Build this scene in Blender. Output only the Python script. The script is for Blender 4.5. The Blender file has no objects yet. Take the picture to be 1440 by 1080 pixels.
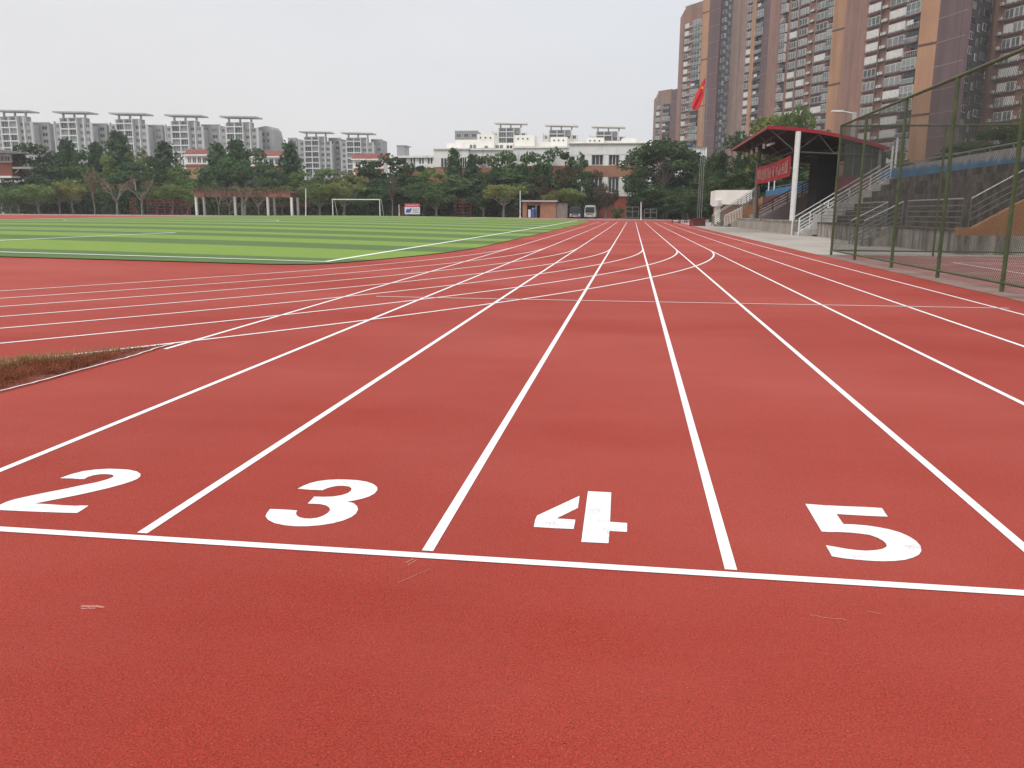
import bpy, bmesh, math, random
from mathutils import Vector, Matrix
R = math.radians
SC = bpy.context.scene
COL = SC.collection
random.seed(7)

# ------------------------------------------------------------------ camera model
# World: Y runs along the straight lanes, X to the right, Z up, camera above the origin.
FPX, HCAM = 1180.0, 1.37
HY, VX, ROLL = 298.8, 890.0, 0.006
_y = Vector((VX - 720, HY - 540, FPX))
_n = _y.cross(Vector((VX - 720 + 1000, HY - 540 + 1000 * ROLL, FPX))).normalized()
if _n.y > 0: _n = -_n
AZ = _n; AY = _y.normalized(); AX = AY.cross(AZ)
CAMP = Vector((0, 0, HCAM))
def ray(px, py):
    c = Vector((px - 720, py - 540, FPX))
    return Vector((AX.dot(c), AY.dot(c), AZ.dot(c)))
def at(px, py, Y):                       # surveyed point at distance Y
    r = ray(px, py); t = Y / r.y
    return CAMP + r * t
def smooth(a, b, x):
    t = min(1, max(0, (x - a) / (b - a))); return t * t * (3 - 2 * t)
def gz(x, y):                            # the pitch is crowned, the far end rises a little
    w = smooth(11, 27, y)
    crown = 0.40 * (1 - min(1, abs(x + 41) / 33.5) ** 2) if x < -7.5 else 0.0
    return max(0, crown) * w * (1 - smooth(128, 150, y)) + 0.30 * smooth(60, 165, y) * (1 - .6 * smooth(-30, 5, x)) + .20 * w * smooth(-30, -90, x) * 0
def P(px, py, dz=0.0):                   # point on the ground seen at that place
    r = ray(px, py); z = 0.0
    for _ in range(30):
        t = (z - HCAM) / r.z; z = .5 * z + .5 * gz(r.x * t, r.y * t)
    return Vector((r.x * t, r.y * t, z + dz))

cd = bpy.data.cameras.new('camera'); cam = bpy.data.objects.new('camera', cd); COL.objects.link(cam)
cd.sensor_fit = 'HORIZONTAL'; cd.sensor_width = 36; cd.lens = FPX / 1440 * 36
cd.clip_start = .05; cd.clip_end = 6000
right = Vector((AX.x, AY.x, AZ.x)); up = -Vector((AX.y, AY.y, AZ.y)); back = -Vector((AX.z, AY.z, AZ.z))
m = Matrix((right, up, back)).transposed().to_4x4(); m.translation = CAMP
cam.matrix_world = m
SC.camera = cam

# ------------------------------------------------------------------ materials
MATS = {}
def nt_of(name):
    m = bpy.data.materials.new(name); m.use_nodes = True
    nt = m.node_tree; return m, nt, nt.nodes['Principled BSDF']
def mixc(nt, fac, a, b, blend='MIX'):
    n = nt.nodes.new('ShaderNodeMix'); n.data_type = 'RGBA'; n.blend_type = blend
    for s, v in ((n.inputs[0], fac), (n.inputs[6], a), (n.inputs[7], b)):
        if hasattr(v, 'is_output'): nt.links.new(v, s)
        elif isinstance(v, (int, float)): s.default_value = v
        else: s.default_value = (*v[:3], 1)
    return n.outputs[2]
def noise(nt, scale, detail=2, rough=.5, vec=None, stretch=None):
    g = nt.nodes.new('ShaderNodeNewGeometry') if vec is None else None
    v = g.outputs['Position'] if g else vec
    if stretch:
        mp = nt.nodes.new('ShaderNodeMapping'); mp.inputs['Scale'].default_value = stretch
        nt.links.new(v, mp.inputs['Vector']); v = mp.outputs[0]
    n = nt.nodes.new('ShaderNodeTexNoise'); n.inputs['Scale'].default_value = scale
    n.inputs['Detail'].default_value = detail; n.inputs['Roughness'].default_value = rough
    nt.links.new(v, n.inputs['Vector']); return n.outputs['Fac']
def ramp(nt, v, a, b):
    n = nt.nodes.new('ShaderNodeMapRange'); n.inputs[1].default_value = a; n.inputs[2].default_value = b
    nt.links.new(v, n.inputs[0]); return n.outputs[0]
def bump(nt, bs, h, strength, dist=.01):
    n = nt.nodes.new('ShaderNodeBump'); n.inputs['Strength'].default_value = strength
    n.inputs['Distance'].default_value = dist
    nt.links.new(h, n.inputs['Height']); nt.links.new(n.outputs[0], bs.inputs['Normal'])
def mat(name, col, rough=.7, var=.25, scale=1.5, dirt=None, dscale=.6, dstretch=None, dlo=.5, dhi=.75, spec=.3, metal=0, fine=None):
    if name in MATS: return MATS[name]
    m, nt, bs = nt_of(name)
    n = noise(nt, scale, 4, .6)
    c = mixc(nt, ramp(nt, n, .3, .7), [x * (1 - var) for x in col], [min(1, x * (1 + var)) for x in col])
    if dirt:
        d = noise(nt, dscale, 5, .65, stretch=dstretch)
        c = mixc(nt, ramp(nt, d, dlo, dhi), c, dirt)
    nt.links.new(c, bs.inputs['Base Color'])
    bs.inputs['Roughness'].default_value = rough; bs.inputs['Specular IOR Level'].default_value = spec
    bs.inputs['Metallic'].default_value = metal
    if fine: bump(nt, bs, noise(nt, fine, 3), .35, .01)
    MATS[name] = m; return m

def track_mat():
    m, nt, bs = nt_of('red_rubber')
    gran = noise(nt, 150, 2, .6); gr2 = noise(nt, 62, 3, .75); gr3 = noise(nt, 21, 3, .7)
    big = noise(nt, .55, 5, .6); lane = noise(nt, .8, 4, .55, stretch=(1.6, .22, 1))
    c = mixc(nt, ramp(nt, gran, .40, .60), (.145, .0080, .0034), (.490, .047, .0225))
    c = mixc(nt, mulf(nt, ramp(nt, gr2, .38, .62), .62), c, (.200, .0165, .0085))
    c = mixc(nt, mulf(nt, ramp(nt, gr3, .42, .68), .40), c, (.335, .040, .024))
    c = mixc(nt, mulf(nt, ramp(nt, big, .42, .72), .45), c, (.30, .036, .0225))
    c = mixc(nt, mulf(nt, ramp(nt, lane, .45, .8), .40), c, (.24, .036, .026))
    c = mixc(nt, mulf(nt, ramp(nt, noise(nt, .16, 5, .62, stretch=(.7, 1.3, 1)), .36, .64), .50), c, (.44, .098, .076))
    sp = noise(nt, 115, 1, .5)
    c = mixc(nt, ramp(nt, sp, .73, .79), c, (.55, .16, .11))
    sp2 = noise(nt, 95, 1, .5)
    c = mixc(nt, ramp(nt, sp2, .72, .78), c, (.06, .006, .004))
    nt.links.new(c, bs.inputs['Base Color'])
    bs.inputs['Roughness'].default_value = .75; bs.inputs['Specular IOR Level'].default_value = .13
    bs.inputs['Sheen Weight'].default_value = .045; bs.inputs['Sheen Roughness'].default_value = .45; bs.inputs['Sheen Tint'].default_value = (1, .72, .66, 1)
    bump(nt, bs, gran, .8, .005)
    return m
def mulf(nt, v, k):
    n = nt.nodes.new('ShaderNodeMath'); n.operation = 'MULTIPLY'; n.inputs[1].default_value = k
    nt.links.new(v, n.inputs[0]); return n.outputs[0]
def paint_mat(name, wear, col=(.82, .83, .82), red=(.24, .04, .03), k=.5):
    m, nt, bs = nt_of(name)
    a = noise(nt, 120, 3, .7); b = noise(nt, 6, 4, .6)
    s = nt.nodes.new('ShaderNodeMath'); s.operation = 'ADD'; nt.links.new(a, s.inputs[0]); nt.links.new(b, s.inputs[1])
    f = ramp(nt, s.outputs[0], 1.30 - wear, 1.46 - wear)
    c = mixc(nt, f, col, [x + (y - x) * k for x, y in zip(col, red)])
    c = mixc(nt, ramp(nt, noise(nt, 260, 1), .3, .7), mixc(nt, .12, c, red), c)
    nt.links.new(c, bs.inputs['Base Color']); bs.inputs['Roughness'].default_value = .6
    bump(nt, bs, a, .4, .002); return m
def turf_mat(stripes):
    m, nt, bs = nt_of('striped_turf')
    g = nt.nodes.new('ShaderNodeNewGeometry'); sx = nt.nodes.new('ShaderNodeSeparateXYZ')
    nt.links.new(g.outputs['Position'], sx.inputs[0])
    cr = nt.nodes.new('ShaderNodeValToRGB'); cr.color_ramp.interpolation = 'CONSTANT'
    e = cr.color_ramp.elements
    mr = ramp(nt, sx.outputs['Y'], 0, 160)
    nt.links.new(mr, cr.inputs[0])
    e[0].position = 0; e[0].color = (0, 0, 0, 1); e.remove(e[1])
    for y, v in stripes:
        k = e.new(y / 160); k.color = (v, v, v, 1)
    n1 = noise(nt, 2.2, 5, .7); n2 = noise(nt, 40, 3, .7)
    dk = mixc(nt, ramp(nt, n1, .3, .7), (.064, .124, .024), (.090, .152, .036))
    lt = mixc(nt, ramp(nt, n1, .3, .7), (.158, .255, .024), (.205, .295, .042))
    c = mixc(nt, cr.outputs[0], dk, lt)
    c = mixc(nt, ramp(nt, n2, .35, .7), c, mixc(nt, .3, c, (.09, .15, .022)))
    nt.links.new(c, bs.inputs['Base Color']); bs.inputs['Roughness'].default_value = .75
    bs.inputs['Specular IOR Level'].default_value = .25
    bump(nt, bs, n2, .5, .02); return m
def leaf_mat(name, a, b, c2=None, k=1.65):
    a, b, c2 = [None if q is None else [x * k for x in q] for q in (a, b, c2)]
    m, nt, bs = nt_of(name)
    g = nt.nodes.new('ShaderNodeTexCoord')
    n = noise(nt, .55, 4, .6, vec=g.outputs['Object']); n2 = noise(nt, 3.5, 2, .6, vec=g.outputs['Object'])
    c = mixc(nt, ramp(nt, n, .35, .68), a, b)
    c = mixc(nt, ramp(nt, n2, .45, .75), c, c2 or b)
    oi = nt.nodes.new('ShaderNodeObjectInfo')
    hs = nt.nodes.new('ShaderNodeHueSaturation')
    nt.links.new(ramp(nt, oi.outputs['Random'], -1.1, 1.6), hs.inputs['Value']) if False else None
    mr = nt.nodes.new('ShaderNodeMapRange'); mr.inputs[3].default_value = .75; mr.inputs[4].default_value = 1.3
    nt.links.new(oi.outputs['Random'], mr.inputs[0]); nt.links.new(mr.outputs[0], hs.inputs['Value'])
    mh = nt.nodes.new('ShaderNodeMapRange'); mh.inputs[3].default_value = .475; mh.inputs[4].default_value = .515
    wn = nt.nodes.new('ShaderNodeTexWhiteNoise'); wn.noise_dimensions = '1D'; nt.links.new(oi.outputs['Random'], wn.inputs['W'])
    nt.links.new(wn.outputs['Value'], mh.inputs[0]); nt.links.new(mh.outputs[0], hs.inputs['Hue'])
    nt.links.new(c, hs.inputs['Color']); nt.links.new(hs.outputs[0], bs.inputs['Base Color'])
    bs.inputs['Roughness'].default_value = .65; bs.inputs['Specular IOR Level'].default_value = .25
    tl = nt.nodes.new('ShaderNodeBsdfTranslucent'); nt.links.new(hs.outputs[0], tl.inputs['Color'])
    mx = nt.nodes.new('ShaderNodeMixShader'); mx.inputs[0].default_value = .32
    nt.links.new(bs.outputs[0], mx.inputs[1]); nt.links.new(tl.outputs[0], mx.inputs[2])
    nt.links.new(mx.outputs[0], nt.nodes['Material Output'].inputs['Surface'])
    return m
def glass_mat(name, col, rough=.12):
    m, nt, bs = nt_of(name)
    n = noise(nt, .35, 2)
    nt.links.new(mixc(nt, ramp(nt, n, .35, .65), [x * .7 for x in col], [x * 1.25 for x in col]), bs.inputs['Base Color'])
    bs.inputs['Roughness'].default_value = rough; bs.inputs['Specular IOR Level'].default_value = .5
    return m

M = {}
M['track'] = track_mat()
M['line'] = paint_mat('white_line_paint', .10, k=.35)
M['thin'] = paint_mat('worn_line_paint', .03, (.80, .79, .77))
M['faint'] = paint_mat('faint_line_paint', .10, (.72, .62, .58))
M['digit'] = paint_mat('number_paint', .24, k=.42)
M['scuff'] = paint_mat('scuff_paint', .30, (.50, .19, .145))
M['turfline'] = paint_mat('turf_line_paint', .02, (.84, .85, .82), (.15, .25, .05))
M['ground'] = mat('pale_paving', (.36, .34, .31), .85, .15, .8, (.22, .20, .18), .25, fine=30)
M['apron'] = mat('grey_concrete', (.36, .318, .272), .85, .12, .7, (.23, .20, .175), .3, dlo=.45, dhi=.8, fine=40)
M['kerb'] = mat('kerb_concrete', (.25, .165, .135), .85, .2, 2, (.15, .075, .055), .9)
M['court'] = mat('red_court', (.25, .10, .085), .8, .2, 1.2, (.31, .20, .17), .5, fine=60)
M['soil'] = mat('red_soil', (.17, .040, .024), .95, .4, 9, (.20, .13, .07), 3, fine=60)
M['wallgrey'] = mat('weathered_concrete', (.36, .325, .29), .85, .22, 1.6, (.065, .052, .045), 1.5, (1.2, 1.2, .16), .44, .66, fine=20)
M['terrace'] = mat('dark_stained_concrete', (.118, .097, .083), .9, .4, 1.8, (.034, .028, .025), 1.6, (1, 1, .3), .42, .6, fine=20)
M['pale'] = mat('pale_painted_step', (.42, .405, .38), .8, .12, 2, (.20, .18, .17), 1.5, dlo=.5, dhi=.8)
M['mauve'] = mat('mauve_grey_wall', (.29, .245, .225), .85, .1, .8, (.20, .17, .155), .5)
M['orange'] = mat('orange_wall_paint', (.36, .175, .075), .8, .15, 1.0, (.17, .075, .035), .9, (1, 1, .4), .5, .8)
M['white'] = mat('white_metal_paint', (.68, .68, .66), .45, .08, 2)
M['steelshade'] = mat('shaded_steel_rail', (.15, .145, .14), .45, .2, 3)  # shaded copy of the steel for lower bars; top rail keeps the highlight
M['polegrey'] = mat('grey_steel_pole', (.24, .235, .23), .5, .15, 3)
M['pergola'] = mat('brown_pergola_beam', (.30, .155, .11), .85, .3, 1.5, (.05, .045, .03), .8)
M['steel'] = mat('steel_rail', (.42, .41, .40), .35, .12, 3, metal=.5, spec=.5)
M['darkrail'] = mat('brown_rail', (.10, .06, .05), .5, .2, 3)
M['trussgrey'] = mat('dark_truss_steel', (.085, .08, .075), .7, .15, 2)
M['greypost'] = mat('grey_post', (.20, .19, .175), .7, .12, 2)
M['red'] = mat('red_fascia', (.28, .018, .026), .5, .12, 1)
M['roofdark'] = mat('dark_roof_sheet', (.085, .075, .07), .7, .15, 1.2)
M['black'] = mat('black_opening', (.012, .011, .011), .8, .2, 1)
M['panel'] = mat('dark_green_panel', (.040, .048, .042), .5, .35, 1.5)
M['banner'] = mat('banner_red_cloth', (.40, .022, .035), .7, .15, 1.2)
M['bannertext'] = mat('banner_lettering', (.62, .36, .34), .7, .15, 3)
M['flag'] = mat('flag_red_cloth', (.60, .030, .040), .65, .12, 2)
M['yellow'] = mat('yellow_star_cloth', (.75, .55, .06), .6, .05, 2)
M['fence'] = mat('green_fence_paint', (.070, .098, .040), .55, .3, 3, (.10, .07, .04), 2, dlo=.55, dhi=.8)
M['wire'] = mat('green_wire', (.040, .046, .034), .6, .2, 2)
M['brownbox'] = mat('dark_red_box', (.10, .030, .024), .6, .2, 2)
M['maroon'] = mat('maroon_paint', (.16, .035, .04), .7, .25, .8, (.07, .02, .022), .5)
M['brick'] = mat('red_brick', (.235, .085, .058), .85, .18, 2.0, (.20, .075, .05), .4)
M['brickor'] = mat('orange_brick', (.37, .185, .115), .85, .12, 1.5, (.24, .12, .08), .35)
M['redwall'] = mat('red_orange_wall', (.34, .085, .052), .85, .15, .8)
M['stucco'] = mat('white_stucco', (.80, .79, .76), .85, .06, .5, (.26, .245, .23), .7, (1, 1, .14), .56, .86)
M['stuccostain'] = mat('rain_stained_stucco', (.78, .77, .74), .85, .06, .5, (.22, .20, .18), .9, (1, 1, .12), .57, .82)
M['stucco2'] = mat('cream_stucco', (.79, .765, .70), .85, .06, .5, (.42, .39, .35), .5, (1, 1, .3), .55, .9)
M['roofgrey'] = mat('grey_roof_slab', (.20, .195, .19), .8, .15, .4)
M['redroof'] = mat('red_roof_tile', (.215, .068, .052), .8, .2, .6)
M['conc'] = mat('light_concrete', (.40, .39, .375), .85, .1, .4)
M['apwall'] = mat('grey_tile_wall', (.39, .385, .375), .8, .15, .25)
M['apdark'] = mat('dark_grey_tile_wall', (.31, .307, .303), .8, .15, .25)
M['apwhite'] = mat('white_bay_frame', (.66, .66, .645), .8, .05, .3)
M['tbrown'] = mat('brown_tile_wall', (.275, .148, .112), .8, 0.16, 0.25, (.135, .078, .068), .35, (1, 1, .05), .46, .74)
M['tbrown2'] = mat('dull_brown_tile_wall', (.255, .172, .140), .8, 0.14, 0.25, (.145, .095, .08), .35, (1, 1, .05), .46, .74)
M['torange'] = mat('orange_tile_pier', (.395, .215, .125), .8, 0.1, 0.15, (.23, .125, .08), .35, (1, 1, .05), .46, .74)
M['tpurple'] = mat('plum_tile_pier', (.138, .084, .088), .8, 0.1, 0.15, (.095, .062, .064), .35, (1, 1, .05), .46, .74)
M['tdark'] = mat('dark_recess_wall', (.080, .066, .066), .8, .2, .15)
M['tline'] = mat('pale_string_course', (.25, .185, .17), .8, .1, .1)
M['ledge'] = mat('brown_ledge', (.105, .055, .048), .8, .2, .3)
M['acwhite'] = mat('air_conditioner_white', (.50, .49, .46), .6, .1, 1)
M['frame'] = mat('window_frame_white', (.66, .65, .62), .5, .08, .5)
M['cur'] = mat('pale_curtain', (.56, .55, .51), .6, .15, 1.5)
M['cur2'] = mat('grey_curtain', (.23, .24, .23), .5, .2, 1.5)
M['g1'] = glass_mat('dark_glass', (.045, .050, .052))
M['g2'] = glass_mat('green_glass', (.10, .125, .11))
M['g3'] = glass_mat('grey_glass', (.15, .16, .16), .2)
M['g4'] = glass_mat('black_glass', (.022, .024, .026), .1)
M['bark'] = mat('grey_brown_bark', (.17, .14, .11), .9, .3, 3, (.09, .075, .06), 2)
M['barkp'] = mat('pale_bark', (.21, .185, .155), .9, .2, 3, (.16, .14, .115), 2)
M['busdark'] = mat('dark_bus_paint', (.045, .050, .056), .4, .15, 1)
M['buswhite'] = mat('pale_bus_paint', (.48, .50, .48), .45, .1, 1)
M['tyre'] = mat('tyre_rubber', (.02, .02, .02), .9, .2, 4)
M['blue'] = mat('poster_blue', (.06, .11, .36), .6, .1, 2)
M['poster'] = mat('poster_white', (.62, .63, .66), .6, .06, 2)
M['posterred'] = mat('poster_red', (.45, .05, .08), .6, .1, 2)
M['vine'] = leaf_mat('vine_leaf', (.05, .06, .025), (.11, .085, .045))
M['lf_dark'] = leaf_mat('dark_leaf', (.026, .050, .019), (.066, .105, .036), (.048, .084, .032))
M['lf_con'] = leaf_mat('conifer_needle', (.026, .050, .026), (.062, .098, .045), (.046, .080, .038))
M['lf_mid'] = leaf_mat('mid_leaf', (.048, .082, .022), (.105, .150, .040), (.078, .115, .034))
M['lf_fresh'] = leaf_mat('fresh_leaf', (.034, .062, .017), (.080, .122, .030), (.058, .092, .026))
M['lf_olive'] = leaf_mat('olive_leaf', (.075, .095, .028), (.155, .165, .048), (.120, .125, .040))
M['lf_tan'] = leaf_mat('tan_leaf', (.085, .072, .036), (.150, .120, .062), (.110, .095, .045))
M['lf_rust'] = leaf_mat('rusty_leaf', (.055, .040, .022), (.085, .062, .034), (.050, .048, .024))
M['lf_dgreen'] = leaf_mat('deep_green_leaf', (.019, .036, .014), (.046, .078, .028), (.062, .100, .038))
M['grass_tan'] = leaf_mat('dry_grass', (.22, .145, .060), (.33, .235, .11), (.15, .12, .042))
M['grass_red'] = leaf_mat('reddened_grass', (.15, .034, .016), (.24, .075, .034), (.095, .024, .012))

def blueparapet():
    m, nt, bs = nt_of('blue_parapet_paint')
    g = nt.nodes.new('ShaderNodeNewGeometry'); s = nt.nodes.new('ShaderNodeSeparateXYZ')
    nt.links.new(g.outputs['Position'], s.inputs[0])
    n = noise(nt, 1.6, 5, .65, stretch=(1, 1, .5)); yy = noise(nt, .07, 2)
    a = nt.nodes.new('ShaderNodeMath'); a.operation = 'MULTIPLY_ADD'; a.inputs[1].default_value = .95
    nt.links.new(n, a.inputs[0]); nt.links.new(s.outputs['Z'], a.inputs[2])
    b = nt.nodes.new('ShaderNodeMath'); b.operation = 'MULTIPLY_ADD'; b.inputs[1].default_value = -.022
    nt.links.new(s.outputs['Y'], b.inputs[0]); nt.links.new(a.outputs[0], b.inputs[2])
    f = ramp(nt, b.outputs[0], 3.20, 3.42)
    gr = mixc(nt, ramp(nt, noise(nt, 2.5, 5, .7, stretch=(1, 1, .3)), .35, .7), (.34, .33, .32), (.19, .175, .165))
    bl = mixc(nt, ramp(nt, noise(nt, 1.3, 4), .35, .7), (.022, .115, .25), (.05, .175, .30))
    nt.links.new(mixc(nt, f, bl, gr), bs.inputs['Base Color']); bs.inputs['Roughness'].default_value = .8
    return m
M['parapet'] = blueparapet()

# ------------------------------------------------------------------ mesh helpers
class MB:
    def __init__(s): s.v = []; s.f = []; s.mi = []; s.mats = []
    def _m(s, m):
        m = M[m] if isinstance(m, str) else m
        if m not in s.mats: s.mats.append(m)
        return s.mats.index(m)
    def add(s, vs, fs, m):
        b = len(s.v); s.v += [Vector(v) for v in vs]; k = s._m(m)
        for f in fs: s.f.append([b + i for i in f]); s.mi.append(k)
        return s
    def quad(s, a, b, c, d, m): return s.add([a, b, c, d], [(0, 1, 2, 3)], m)
    def box(s, x0, x1, y0, y1, z0, z1, m):
        vs = [(x, y, z) for z in (z0, z1) for (x, y) in ((x0, y0), (x1, y0), (x1, y1), (x0, y1))]
        return s.add(vs, [(3, 2, 1, 0), (4, 5, 6, 7), (0, 1, 5, 4), (1, 2, 6, 5), (2, 3, 7, 6), (3, 0, 4, 7)], m)
    def prism(s, poly, z0, z1, m):          # poly counter-clockwise in plan
        n = len(poly); vs = [(x, y, z0) for x, y in poly] + [(x, y, z1) for x, y in poly]
        return s.add(vs, [tuple(range(n - 1, -1, -1)), tuple(range(n, 2 * n))] + [(i, (i + 1) % n, n + (i + 1) % n, n + i) for i in range(n)], m)
    def slabx(s, prof, y0, y1, m):          # profile in X-Z extruded along Y
        n = len(prof); vs = [(x, y0, z) for x, z in prof] + [(x, y1, z) for x, z in prof]
        return s.add(vs, [tuple(range(n)), tuple(range(2 * n - 1, n - 1, -1))] + [(i, n + i, n + (i + 1) % n, (i + 1) % n) for i in range(n)], m)
    def tube(s, p, q, r0, r1=None, m='white', n=6, cap=True):
        p = Vector(p); q = Vector(q); r1 = r0 if r1 is None else r1
        d = (q - p).normalized(); a = d.orthogonal().normalized(); b = d.cross(a)
        vs = []
        for c, r in ((p, r0), (q, r1)):
            for i in range(n):
                t = 2 * math.pi * i / n; vs.append(c + (a * math.cos(t) + b * math.sin(t)) * r)
        fs = [(i, (i + 1) % n, n + (i + 1) % n, n + i) for i in range(n)]
        if cap: fs += [tuple(range(n - 1, -1, -1)), tuple(range(n, 2 * n))]
        return s.add(vs, fs, m)
    def path(s, pts, r, m, n=6):
        for a, b in zip(pts, pts[1:]): s.tube(a, b, r, r, m, n)
        return s
    def mesh(s, name, origin=(0, 0, 0), smooth_=False):
        me = bpy.data.meshes.new(name); o = Vector(origin)
        me.from_pydata([v - o for v in s.v], [], s.f)
        for m in s.mats: me.materials.append(m)
        me.polygons.foreach_set('material_index', s.mi)
        if smooth_: me.polygons.foreach_set('use_smooth', [True] * len(s.f))
        me.update(); return me
    def build(s, name, parent=None, origin=None, smooth_=False):
        if origin is None: origin = parent['_o'] if parent is not None and '_o' in parent else (0, 0, 0)
        o = bpy.data.objects.new(name, s.mesh(name, origin, smooth_)); COL.objects.link(o)
        if parent is not None: o.parent = parent
        return o
def inst(name, me, parent, loc, rz=0, scale=None):
    o = bpy.data.objects.new(name, me); COL.objects.link(o); o.parent = parent
    o.location = loc; o.rotation_euler = (0, 0, rz)
    if scale: o.scale = scale
    return o
def tag(o, label, cat, group=None):
    o['label'] = label; o['category'] = cat
    if group: o['group'] = group
    return o
def thing(name, loc, label, cat, group=None):
    o = bpy.data.objects.new(name, None); COL.objects.link(o); o.location = loc; o['_o'] = list(loc)
    o.empty_display_size = .2
    return tag(o, label, cat, group)
def structure(o, kind='structure'): o['kind'] = kind; return o
def copy_tree(o, parent=None):
    c = o.copy(); COL.objects.link(c)
    if parent is not None: c.parent = parent
    for ch in list(o.children): copy_tree(ch, c)
    return c

# ------------------------------------------------------------------ ground and track
big = MB()
big.quad((-640, -60, -.25), (560, -60, -.25), (560, 800, -.25), (-640, 800, -.25), 'ground'); structure(big.build('ground'))

def sheet(name, xs, ys, dz, m, keep=None):
    vs = []; idx = {}; fs = []
    for j, y in enumerate(ys):
        for i, x in enumerate(xs): vs.append((x, y, gz(x, y) + dz))
    n = len(xs)
    for j in range(len(ys) - 1):
        for i in range(n - 1): fs.append((j * n + i, j * n + i + 1, (j + 1) * n + i + 1, (j + 1) * n + i))
    mb = MB(); mb.add(vs, fs, m); return structure(mb.build(name, smooth_=True))
def rng(a, b, st):
    n = max(1, round((b - a) / st)); return [a + (b - a) * i / n for i in range(n + 1)]
sheet('paving', rng(-420, 400, 6), rng(-30, 560, 6), -.035, 'ground')
TRX = 6.25
sheet('running_track', rng(-170, -12, 2.5) + rng(-12, TRX, 1.5)[1:], rng(-12, 40, 2) + rng(40, 163.5, 2.5)[1:], 0, 'track')
M['hazepath'] = mat('hazed_brown_path', (.33, .195, .16), .85, .15, .7, (.25, .16, .13), .3)
sheet('path', rng(-170, -12, 2.5) + rng(-12, TRX, 1.5)[1:], rng(141, 163.5, 2.5), .006, 'hazepath')  # brown path; also lays the tan of haze and sheen over red rubber
LX0, LW = -.785, 1.225                    # first line left of lane 4 / lane width
LXS = [-4.60, -3.30, -2.052, -.79, .428, 1.675, 2.91, 4.16, 5.46]
def lane_x(k): return LXS[k + 3]
CX, CY = -41.76, 33.07                    # centre of the near bend
def ribbon(mb, pts, w, m, dz=.004):
    n = len(pts); vs = []
    for i, p in enumerate(pts):
        a = pts[max(0, i - 1)]; b = pts[min(n - 1, i + 1)]
        d = Vector((b[0] - a[0], b[1] - a[1])).normalized(); q = Vector((-d.y, d.x)) * w / 2
        for s in (1, -1):
            x, y = p[0] + q.x * s, p[1] + q.y * s; vs.append((x, y, gz(x, y) + dz))
    mb.add(vs, [(2 * i, 2 * i + 1, 2 * i + 3, 2 * i + 2) for i in range(n - 1)], m)
ln = MB()
for k in range(-3, 6):
    y0 = 3.165 if k > -3 else 7.75
    ribbon(ln, [(lane_x(k), y) for y in [y0] + rng(6 if y0 < 6 else 9, 120, 2.5)], .0470, 'line', .002)
structure(ln.build('lane_lines'))
sl = MB(); ribbon(sl, [(-9.0, 3.108), (-4, 3.11), (0, 3.115), (4, 3.12), (6.1, 3.12)], .051, 'line', .003)
structure(sl.build('start_line'))
al = MB()
for k in range(-3, 4):
    r = lane_x(k) - CX
    pts = []
    for i in range(181):
        t = -math.pi * .5 + (math.pi * .5) * i / 180 if True else 0
        pts.append((CX + r * math.cos(t), CY + r * math.sin(t)))
    ribbon(al, pts, .056, 'thin', .0045)
structure(al.build('bend_lines'))
fl = MB(); ribbon(fl, [(-4.1, 13.25), (0, 13.27), (5.6, 13.40)], .055, 'faint', .0055); structure(fl.build('finish_line'))
# small scuffs in front of the start line
sf = MB()
rs = random.Random(3)
for (px, py, ln_, an, w) in ((131, 853, .085, .1, .012), (124, 856, .05, .15, .008), (576, 789, .05, 1.1, .005), (580, 791, .06, 1.2, .004), (583, 810, .17, 1.0, .0035), (1165, 869, .12, -.15, .004), (1230, 862, .05, -.3, .003)):
    p = P(px, py); d = Vector((math.cos(an), math.sin(an)))
    n = 6
    ribbon(sf, [(p.x + d.x * ln_ * (i / n - .5), p.y + d.y * ln_ * (i / n - .5) + rs.uniform(-.004, .004)) for i in range(n + 1)], w, 'scuff', .0015)
structure(sf.build('scuff_marks'))

# lane numbers, traced stencils painted on the rubber
def digit(name, outlines, sc, ox, oy, label):
    mb = MB()
    for o in outlines:
        pts = [P(ox + x / sc, oy + y / sc) for x, y in o]
        a = sum(p.x * q.y - q.x * p.y for p, q in zip(pts, pts[1:] + pts[:1]))
        if a < 0: pts.reverse()
        mb.add([(p.x, p.y, .002) for p in pts], [tuple(range(len(pts)))], 'digit')
    o = mb.build(name); c = sum((v.co for v in o.data.vertices), Vector()) / len(o.data.vertices); c.z = 0
    for v in o.data.vertices: v.co -= c
    o.location = c
    return tag(o, label, 'lane number', 'painted lane numbers')
D2 = [(552,150),(650,115),(760,85),(880,70),(1000,63),(1100,66),(1190,72),(1260,88),(1295,112),(1290,135),(1260,158),(1200,183),(1120,207),(1000,240),(850,275),(700,308),(500,348),(318,383),(450,390),(600,400),(700,405),(740,402),(815,403),(760,440),(710,470),(600,468),(400,461),(200,453),(0,443),(-90,438),(-40,416),(0,395),(60,368),(130,345),(250,318),(400,287),(600,247),(750,215),(900,185),(980,163),(1040,140),(1048,128),(1030,117),(980,112),(920,113),(860,123),(810,138),(775,157),(740,158),(650,152)]
D3 = [(492,200),(550,170),(620,143),(700,123),(800,110),(900,105),(1000,107),(1100,113),(1190,128),(1260,152),(1300,185),(1300,215),(1270,250),(1220,277),(1150,300),(1070,318),(1000,330),(1060,345),(1095,375),(1105,410),(1085,450),(1040,485),(960,520),(850,550),(720,570),(580,580),(470,580),(360,570),(260,548),(195,515),(168,480),(180,450),(215,405),(300,408),(400,413),(490,420),(478,440),(480,465),(510,488),(560,500),(620,503),(690,495),(750,475),(800,445),(822,415),(815,390),(780,368),(720,355),(650,352),(595,350),(630,315),(660,280),(760,282),(860,278),(940,265),(1000,245),(1035,220),(1040,195),(1015,178),(960,170),(900,170),(840,180),(790,195),(745,215),(620,210)]
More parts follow.
